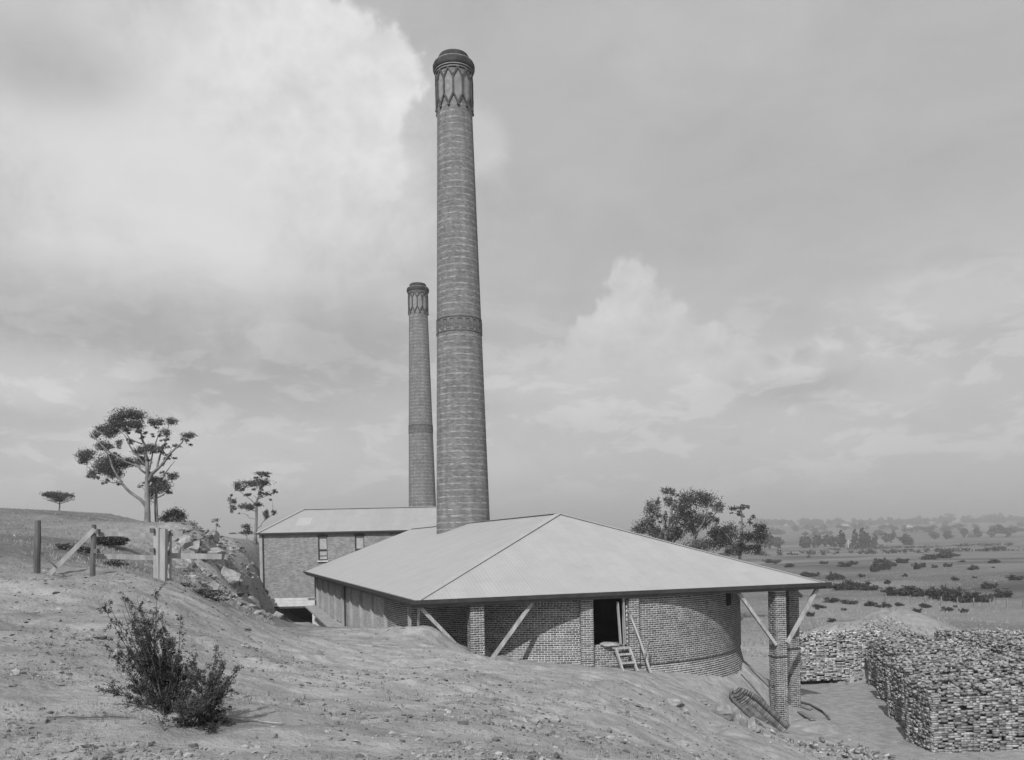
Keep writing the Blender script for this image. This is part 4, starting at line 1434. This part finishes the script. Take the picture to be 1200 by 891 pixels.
for (x0, y0, d0, x1, y1, d1, lab) in ((937, 833, 36.8, 953, 847, 34.6, 'short dark plank lying on the bank right of the piers'), (935, 825, 38.0, 951, 829, 37.4, 'small broken board by the bent pipe in the yard'),
                                      (905, 850, 31.4, 916, 857, 30.6, 'dark board stub at the foot of the front pier')):
    p0, p1 = at(x0, y0, d0), at(x1, y1, d1)
    b = MB(); b.beam((p0.x, p0.y, hz(p0.x, p0.y) + .06), (p1.x, p1.y, hz(p1.x, p1.y) + .06), .22, .06)
    tag(b.build('plank', M['timber_dark']), lab, 'plank', 'boards lying near the piers')
p0, p1 = at(868, 786, 36.6), at(897, 804, 36.2)
b = MB(); b.tube([(p0.x, p0.y, hz(p0.x, p0.y) + .03), ((p0.x + p1.x) / 2, (p0.y + p1.y) / 2, hz((p0.x + p1.x) / 2, (p0.y + p1.y) / 2) + .04), (p1.x, p1.y, hz(p1.x, p1.y) + .03)], .035, 6)
tag(b.build('iron_rod', M['iron']), 'thin dark rod lying down the bank under the rounded wall', 'rod')

# broken rock at the dug edge of the bank
RG = 'rough dark clods at the dug edge of the bank'
for i, (x, y, d, r, lab) in enumerate(((850, 848, 25.2, (.42, .4, .50), 'dark jagged clod at the left of the dug bank edge'), (866, 850, 25.5, (.40, .4, .55), 'tall broken clod in the middle of the dug bank edge'),
                                       (880, 852, 25.9, (.30, .3, .42), 'small clod at the right of the dug bank edge'), (789, 826, 23.5, (.42, .3, .22), 'pale rounded clod alone on the soil slope left of the culvert'),
                                       (803, 829, 23.2, (.22, .2, .12), 'small pale clod close right of the rounded one'), (870, 830, 29.0, (.22, .25, .12), 'pale stone resting on the lip of the culvert'))):
    p = at(x, y, d)
    o = blob('clod', (p.x, p.y, hz(p.x, p.y) + r[2] * .2), r, M['clod'], 80 + i)
    tag(o, lab, 'clod', RG)

# ------------------------------------------------------------------ stones, clods and dry grass over the soil
import bmesh as _bm
bm = _bm.new(); _bm.ops.create_icosphere(bm, subdivisions=1, radius=1.0)
IV = np.array([v.co[:] for v in bm.verts]); IF = np.array([[v.index for v in f.verts] for f in bm.faces]); bm.free()


def scatter_stones(name, n, xr, yr, lo, hi, mat, flt=None, seed=1):
    r_ = np.random.default_rng(seed)
    d = yr[0] * (yr[1] / yr[0]) ** r_.random(n)
    x = d * r_.uniform(xr[0], xr[1], n)
    keep = np.ones(n, bool) if flt is None else flt(x, d)
    x, d = x[keep], d[keep]
    cl = fbm(x / 1.5, d / 1.0, 3, 55) + .25 * r_.normal(size=len(x))
    k2 = cl > .05
    x, d = x[k2], d[k2]
    n = len(x)
    z = height(x, d)
    s = lo * (hi / lo) ** (r_.random(n) ** 2.2)
    v = IV[None] * (1 + .35 * r_.normal(size=(n, len(IV), 1))) * (s[:, None] * r_.uniform(.6, 1.3, (n, 3)) * np.array((1, 1, .6)))[:, None, :]
    v += np.stack((x, d, z + s * .15), 1)[:, None, :]
    f = IF[None] + (np.arange(n) * len(IV))[:, None, None]
    me = bpy.data.meshes.new(name)
    me.from_pydata(v.reshape(-1, 3).tolist(), [], f.reshape(-1, 3).tolist())
    me.materials.append(mat)
    o = link(name, me)
    return o


def on_hill(x, y):
    s, t = (x - K0.x) * .943 + (y - K0.y) * .333, -(x - K0.x) * .333 + (y - K0.y) * .943
    return ~((s > .0) & (s < 18.2) & (t > .25))


tag(scatter_stones('loose_stones', 40000, (-.62, .52), (5.5, 34), .006, .032, M['clod'], on_hill, 3), 'loose stones and crumbs of earth over the bare slope', 'stones', kind='stuff')
tag(scatter_stones('cutting_rubble', 3600, (-.40, -.285), (34, 76), .05, .30, M['rock_dull'], None, 12), 'broken stone rubble over the cutting left of the building', 'rubble', kind='stuff')
tag(scatter_stones('dark_litter', 9000, (-.62, .45), (5.5, 34), .006, .04, M['iron'], on_hill, 8), 'dark chips and burnt litter scattered over the bare slope', 'litter', kind='stuff')
tag(scatter_stones('earth_clods', 700, (-.62, .45), (9, 34), .03, .085, M['clod'], on_hill, 5), 'scattered earth clods over the bare slope', 'clods', kind='stuff')


def tufts(name, n, xr, yr, size, mat, seed, thr=.02, flt=None):
    r_ = np.random.default_rng(seed)
    d = yr[0] * (yr[1] / yr[0]) ** r_.random(n)
    x = d * r_.uniform(xr[0], xr[1], n)
    cl = fbm(x / 2.2, d / 1.4, 3, seed) + .1 * r_.normal(size=n)
    k = cl > thr
    if flt is not None: k &= flt(x, d)
    x, d = x[k], d[k]
    bl_ = 5
    x = np.repeat(x, bl_) + r_.normal(size=len(x) * bl_) * size * .25; d = np.repeat(d, bl_) + r_.normal(size=len(d) * bl_) * size * .25
    n = len(x)
    z = height(x, d)
    h = size * r_.uniform(.5, 1.3, n)
    a = r_.uniform(0, 6.283, n)
    lean = r_.normal(size=(n, 2)) * .4
    wv = .035 * size / .2
    p0 = np.stack((x - np.cos(a) * wv * .5, d - np.sin(a) * wv * .5, z - .01), 1)
    p1 = np.stack((x + np.cos(a) * wv * .5, d + np.sin(a) * wv * .5, z - .01), 1)
    tip = np.stack((x + lean[:, 0] * h, d + lean[:, 1] * h, z + h), 1)
    tp = tip + (p1 - p0) * .25
    v = np.stack((p0, p1, tp, tip), 1)
    return link(name, quads_mesh(name, v.reshape(-1, 3), np.arange(n * 4).reshape(-1, 4), mat))


tag(tufts('dry_grass', 9000, (-.62, .4), (6, 30), .035, M['grass'], 4, .10, on_hill), 'thin dry grass in the bare soil', 'grass', kind='stuff')
tag(tufts('dead_tussocks', 700, (-.6, .35), (9, 31), .045, M['stem'], 21, .33, on_hill), 'small dead dark tussocks on the bare slope', 'grass', kind='stuff')
tag(tufts('hill_grass', 16000, (-.66, -.29), (24, 90), .09, M['grass'], 9, .0, lambda x, y: x < -9), 'dry grass over the hill behind the gate', 'grass', kind='stuff')
tag(tufts('valley_grass', 12000, (.24, .6), (55, 220), .22, M['grass'], 14, .0), 'rough pasture grass of the valley floor', 'grass', kind='stuff')

# ------------------------------------------------------------------ valley: scrub, fence posts, far trees, houses


def bush_variant(i, dense=420):
    r_ = random.Random(i)
    cl = [((r_.uniform(-.6, .6), r_.uniform(-.4, .4), r_.uniform(.15, .5)), (r_.uniform(.35, .5), .4, r_.uniform(.22, .36)), dense // 6) for _ in range(9)] + [((0, 0, .25), (.75, .5, .25), dense)]
    return leaves_mesh('scrub_bush', cl, M['leaf_dark'], .20, .5)


BV = [bush_variant(i) for i in range(6)]
SB = 'dark scrub bushes dotted over the valley paddocks'


def plant(x, y, w, h, i):
    """a bush whose foot is at pixel x, y on the valley floor"""
    r, u = unroll(x, y)
    d = 60.0
    for _ in range(40):
        gz = hz(r / F * d, d)
        d2 = (EYE - gz) * F / max(-u, 1.5)
        d = .6 * d + .4 * min(d2, 1500)
    X = r / F * d
    o = link('scrub_bush', BV[i % 6])
    o.location = (X, d, hz(X, d) - .1)
    k = d / F
    o.scale = (w * k / 1.5, max(w * .6 * k / 1.2, .5), h * k / .75)
    o.rotation_euler = (0, 0, (i * 1.7) % .8 - .4)
    tag(o, 'dark scrub bush on the valley pasture beyond the yard', 'bush', SB)
    return o


blist = [(988, 692, 26, 9), (1003, 691, 30, 11), (1018, 692, 22, 8), (1050, 698, 26, 11), (1066, 698, 28, 12), (1075, 700, 18, 9), (1100, 702, 26, 15), (1115, 704, 26, 17), (1133, 706, 28, 15), (1150, 706, 20, 13),
         (1026, 670, 12, 12), (1036, 668, 15, 13), (1044, 664, 12, 8), (1058, 660, 14, 6), (1030, 660, 12, 6), (1075, 667, 10, 8), (1082, 665, 8, 6), (973, 680, 10, 9), (983, 679, 12, 8), (950, 676, 20, 6), (990, 664, 16, 6), (1000, 662, 10, 5),
         (1090, 656, 22, 7), (1105, 654, 24, 8), (1118, 652, 18, 5), (1111, 664, 9, 5), (1095, 666, 7, 5), (1010, 676, 7, 4), (1040, 684, 8, 5), (1060, 676, 7, 4), (1120, 680, 9, 5), (968, 690, 14, 5), (975, 706, 20, 7), (995, 708, 16, 6), (1020, 710, 14, 6),
         (1035, 712, 18, 6), (1085, 712, 12, 6), (1075, 718, 10, 6), (1110, 716, 14, 6), (1130, 718, 10, 6), (940, 690, 12, 7), (935, 700, 10, 6), (960, 712, 12, 5), (950, 722, 9, 6), (975, 728, 9, 5), (905, 660, 18, 5), (925, 665, 12, 5), (1140, 668, 14, 6), (1055, 710, 12, 5), (1160, 690, 16, 8), (1175, 700, 20, 10), (1190, 680, 16, 7), (1165, 660, 14, 5)]
ORD = ('first', 'second', 'third', 'fourth', 'fifth', 'sixth', 'seventh', 'eighth', 'ninth', 'tenth')
row = sorted([q for q in blist if 690 < q[1] < 708 and q[0] > 985 and q[3] >= 8])
for i, q in enumerate(blist):
    o = plant(*q, i)
    if q in row and row.index(q) < 10:
        o['label'] = 'big dark bush in the row along the paddock fence, %s from the left' % ORD[row.index(q)]
    elif q[1] < 672: o['label'] = 'low dark bush out on the flat far beyond the paddock fence'
    elif q[1] > 705: o['label'] = 'small scrub bush between the paddock fence and the brick stacks'
    elif q[0] < 985: o['label'] = 'scrub bush on the pasture close right of the kiln eaves corner'
    else: o['label'] = 'small dark scrub bush just beyond the paddock fence'
rb_ = random.Random(5)
for i in range(18):
    x, y = rb_.uniform(905, 1195), 652 + 66 * rb_.random() ** 1.3
    plant(x, y, rb_.uniform(3, 9), rb_.uniform(1.6, 4), i + 60)['label'] = 'tiny scrub tuft on the open valley pasture'


# post and wire fence across the paddock
pf = at(1060, 706, 108)
fn = thing('paddock_fence', 'row of pale wooden fence posts crossing the valley pasture', 'fence', (pf.x, pf.y, hz(pf.x, pf.y)))
prev = None
for i, x in enumerate((1020, 1038, 1052, 1067, 1084, 1103, 1122, 1141, 1160, 1180, 1199)):
    d = 112 - i * 1.5
    r, u = unroll(x, 705)
    X = r / F * d; z = hz(X, d)
    b = MB(); b.box((X - pf.x, d - pf.y, z - fn.location.z + .5), (.12, .12, 1.3)); b.build('post', M['timber_dark'], fn)
    top = Vector((X - pf.x, d - pf.y, z - fn.location.z + 1.0))
    if prev is not None:
        b = MB(); b.tube([tuple(prev), tuple(top)], .008, 4); b.build('wire', M['iron'], fn)
    prev = top


def far_tree_mesh(i):
    r_ = random.Random(100 + i)
    cl = []
    kind = i % 4
    for _ in range(9):
        if kind == 3: hgt = r_.uniform(.1, .95); rad = .28 * (1.05 - hgt)
        else: hgt = r_.uniform(.3, .85); rad = r_.uniform(.14, .26)
        sp_ = .5 * (1 - hgt) if kind == 3 else .34
        cl.append(((r_.uniform(-sp_, sp_) * .8, r_.uniform(-sp_, sp_) * .8, hgt), (rad, rad, rad * .8), 40))
    cl.append(((0, 0, .12), (.07, .07, .14), 30)); cl.append(((0, 0, .5), (.20, .20, .38), 340))
    return leaves_mesh('far_tree', cl, M['leaf_far'], .16, .6)


FV = [far_tree_mesh(i) for i in range(8)]
FT = 'trees scattered on the far side of the valley'
RT = 'trees along the low ridge at the horizon'


def far_tree(px, d, hpx, wpx, i, lab='distant dark tree on the far side of the valley'):
    r = (px - 600.0)
    X = r / F * d
    o = link('far_tree', FV[i % 8])
    o.location = (X, d, hz(X, d) - .3)
    k = d / F
    o.scale = (wpx * k / .8, wpx * k / .8, hpx * k / 1.0)
    o.rotation_euler = (0, 0, i * 1.3)
    tag(o, lab, 'tree', RT if d > 2000 else FT)
    return o


ft = [(902, 620, 20, 14), (912, 640, 15, 14), (940, 640, 15, 12), (948, 640, 14, 13), (958, 660, 15, 14), (967, 660, 14, 14), (975, 660, 14, 14), (985, 610, 22, 17), (1002, 600, 22, 12), (1011, 590, 24, 15), (1017, 590, 18, 12), (1025, 640, 15, 12),
      (1038, 800, 13, 10), (1044, 800, 14, 10), (1060, 700, 14, 16), (1068, 700, 10, 10), (1095, 900, 9, 12), (1110, 900, 10, 14), (1130, 1000, 12, 12), (1145, 1000, 12, 16), (1163, 1000, 12, 16), (1180, 1000, 14, 20), (890, 640, 16, 16)]
for i, (x, d, h, w) in enumerate(ft):
    if i in (8, 9, 10): far_tree(x, d, h, w, 3, 'tall pointed dark tree just right of the lone white post, %s from the left' % ('first', 'second', 'third')[i - 8])
    elif x < 980: far_tree(x, d, h, w, i, 'grey rounded tree across the valley between kiln roof and white post')
    else: far_tree(x, d, h, w, i, 'mid grey tree across the valley right of the white post')
rf = random.Random(9)
for i in range(120):
    x = 885 + 320 * rf.random()
    d = rf.uniform(2150, 2700)
    far_tree(x, d, rf.uniform(4.5, 9) * (1.3 if i % 9 == 0 else 1), rf.uniform(7, 15), i, 'distant tree on the low ridge along the horizon')
for i in range(60):
    x = 885 + 320 * rf.random()
    far_tree(x, rf.uniform(1100, 1900), rf.uniform(4, 7), rf.uniform(7, 15), i, 'hazy tree on the far slope below the ridge')
# dark hedge line along the creek
cl = []
for i in range(170):
    u = rf.random()
    X = 100 + 260 * u; d = 415 - 25 * u + rf.gauss(0, 5)
    cl.append(((X, d, hz(X, d) + .8), (2.4, 2.0, .9 + rf.random() * .8), 40))
for i in range(60):
    u = rf.random()
    X = 200 + 150 * u; d = 520 + 60 * u + rf.gauss(0, 8)
    cl.append(((X, d, hz(X, d) + .8), (4.0, 2.5, 1.0), 30))
tag(link('hedge_scrub', leaves_mesh('hedge_scrub', cl, M['leaf_dark'], .9, .6)), 'dark line of scrub along the creek across the valley', 'scrub', kind='stuff')


def cottage(px, d, w, lab, rz=0.0):
    X = (px - 600) / F * d
    t = thing('cottage', lab, 'house', (X, d, hz(X, d)), rz, 'small pale houses on the far ridge')
    b = MB(); b.box((0, 0, 1.6), (w, w * .6, 3.4)); b.build('wall', M['white'], t)
    b = MB(); hw, hd = w * .56, w * .36
    b.add([(-hw, -hd, 3.3), (hw, -hd, 3.3), (hw, hd, 3.3), (-hw, hd, 3.3), (-hw * .6, 0, 6), (hw * .6, 0, 6)], [(0, 1, 5, 4), (1, 2, 5), (2, 3, 4, 5), (3, 0, 4), (3, 2, 1, 0)])
    b.build('roof', M['roof_x'], t)
    b = MB()
    for sx in (-.28, .28): b.box((sx * w, -w * .3 - .03, 1.9), (w * .12, .08, 1.3))
    b.build('windows', M['glass'], t)


cottage(990, 2200, 17, 'small pale house left of centre on the far ridge', .2)
cottage(1026, 2300, 14, 'small pale house among trees in the middle of the far ridge', -.2)
cottage(1063, 1850, 18, 'pale roofed house lower on the slope of the far ridge', .1)
cottage(921, 2300, 16, 'small white house at the left end of the far ridge', .0)
wp = at(994, 640, 560)
b = MB(); b.tube([(0, 0, -.5), (0, 0, 6.3)], [.20, .16], 8)
o = b.build('white_post', M['white'], loc=(wp.x, wp.y, hz(wp.x, wp.y)))
tag(o, 'lone tall white post in front of the far trees', 'post')

# fallen sticks near the bush
SK = 'dry sticks lying in the foreground soil'
for i, (x0, y0, x1, y1, d, lab) in enumerate(((255, 846, 330, 852, 7.6, 'long pale stick lying right of the foreground bush'), (62, 865, 150, 848, 7.2, 'dark crooked stick lying left of the foreground bush'), (185, 862, 193, 880, 7.0, 'short upright stick below the foreground bush'))):
    p0, p1 = at(x0, y0, d), at(x1, y1, d)
    if i == 2: ps = [(p1.x, p1.y, hz(p1.x, p1.y)), (p0.x, p0.y, hz(p0.x, p0.y) + .12)]
    else: ps = [(p0.x + (p1.x - p0.x) * k / 5, p0.y + (p1.y - p0.y) * k / 5, hz(p0.x + (p1.x - p0.x) * k / 5, p0.y + (p1.y - p0.y) * k / 5) + .015 + random.uniform(0, .01)) for k in range(6)]
    b = MB(); b.tube(ps, .0065, 6)
    tag(b.build('stick', M['timber'] if i == 0 else M['stem']), lab, 'stick', SK)

# ------------------------------------------------------------------ haze over the valley
b = MB()
b.box((0, 2550, (EYE - 13 + EYE + 90) / 2), (10600, 5760, 103))
hm = bpy.data.materials.new('valley_air')
hm.use_nodes = True
hn = hm.node_tree.nodes
hn.remove(hn['Principled BSDF'])
vol = hn.new('ShaderNodeVolumePrincipled')
vol.inputs['Color'].default_value = (.9, .9, .9, 1)
vol.inputs['Density'].default_value = .00058
vol.inputs['Anisotropy'].default_value = .2
hm.node_tree.links.new(vol.outputs[0], hn['Material Output'].inputs['Volume'])
hz_o = b.build('haze', hm)
hz_o['kind'] = 'stuff'
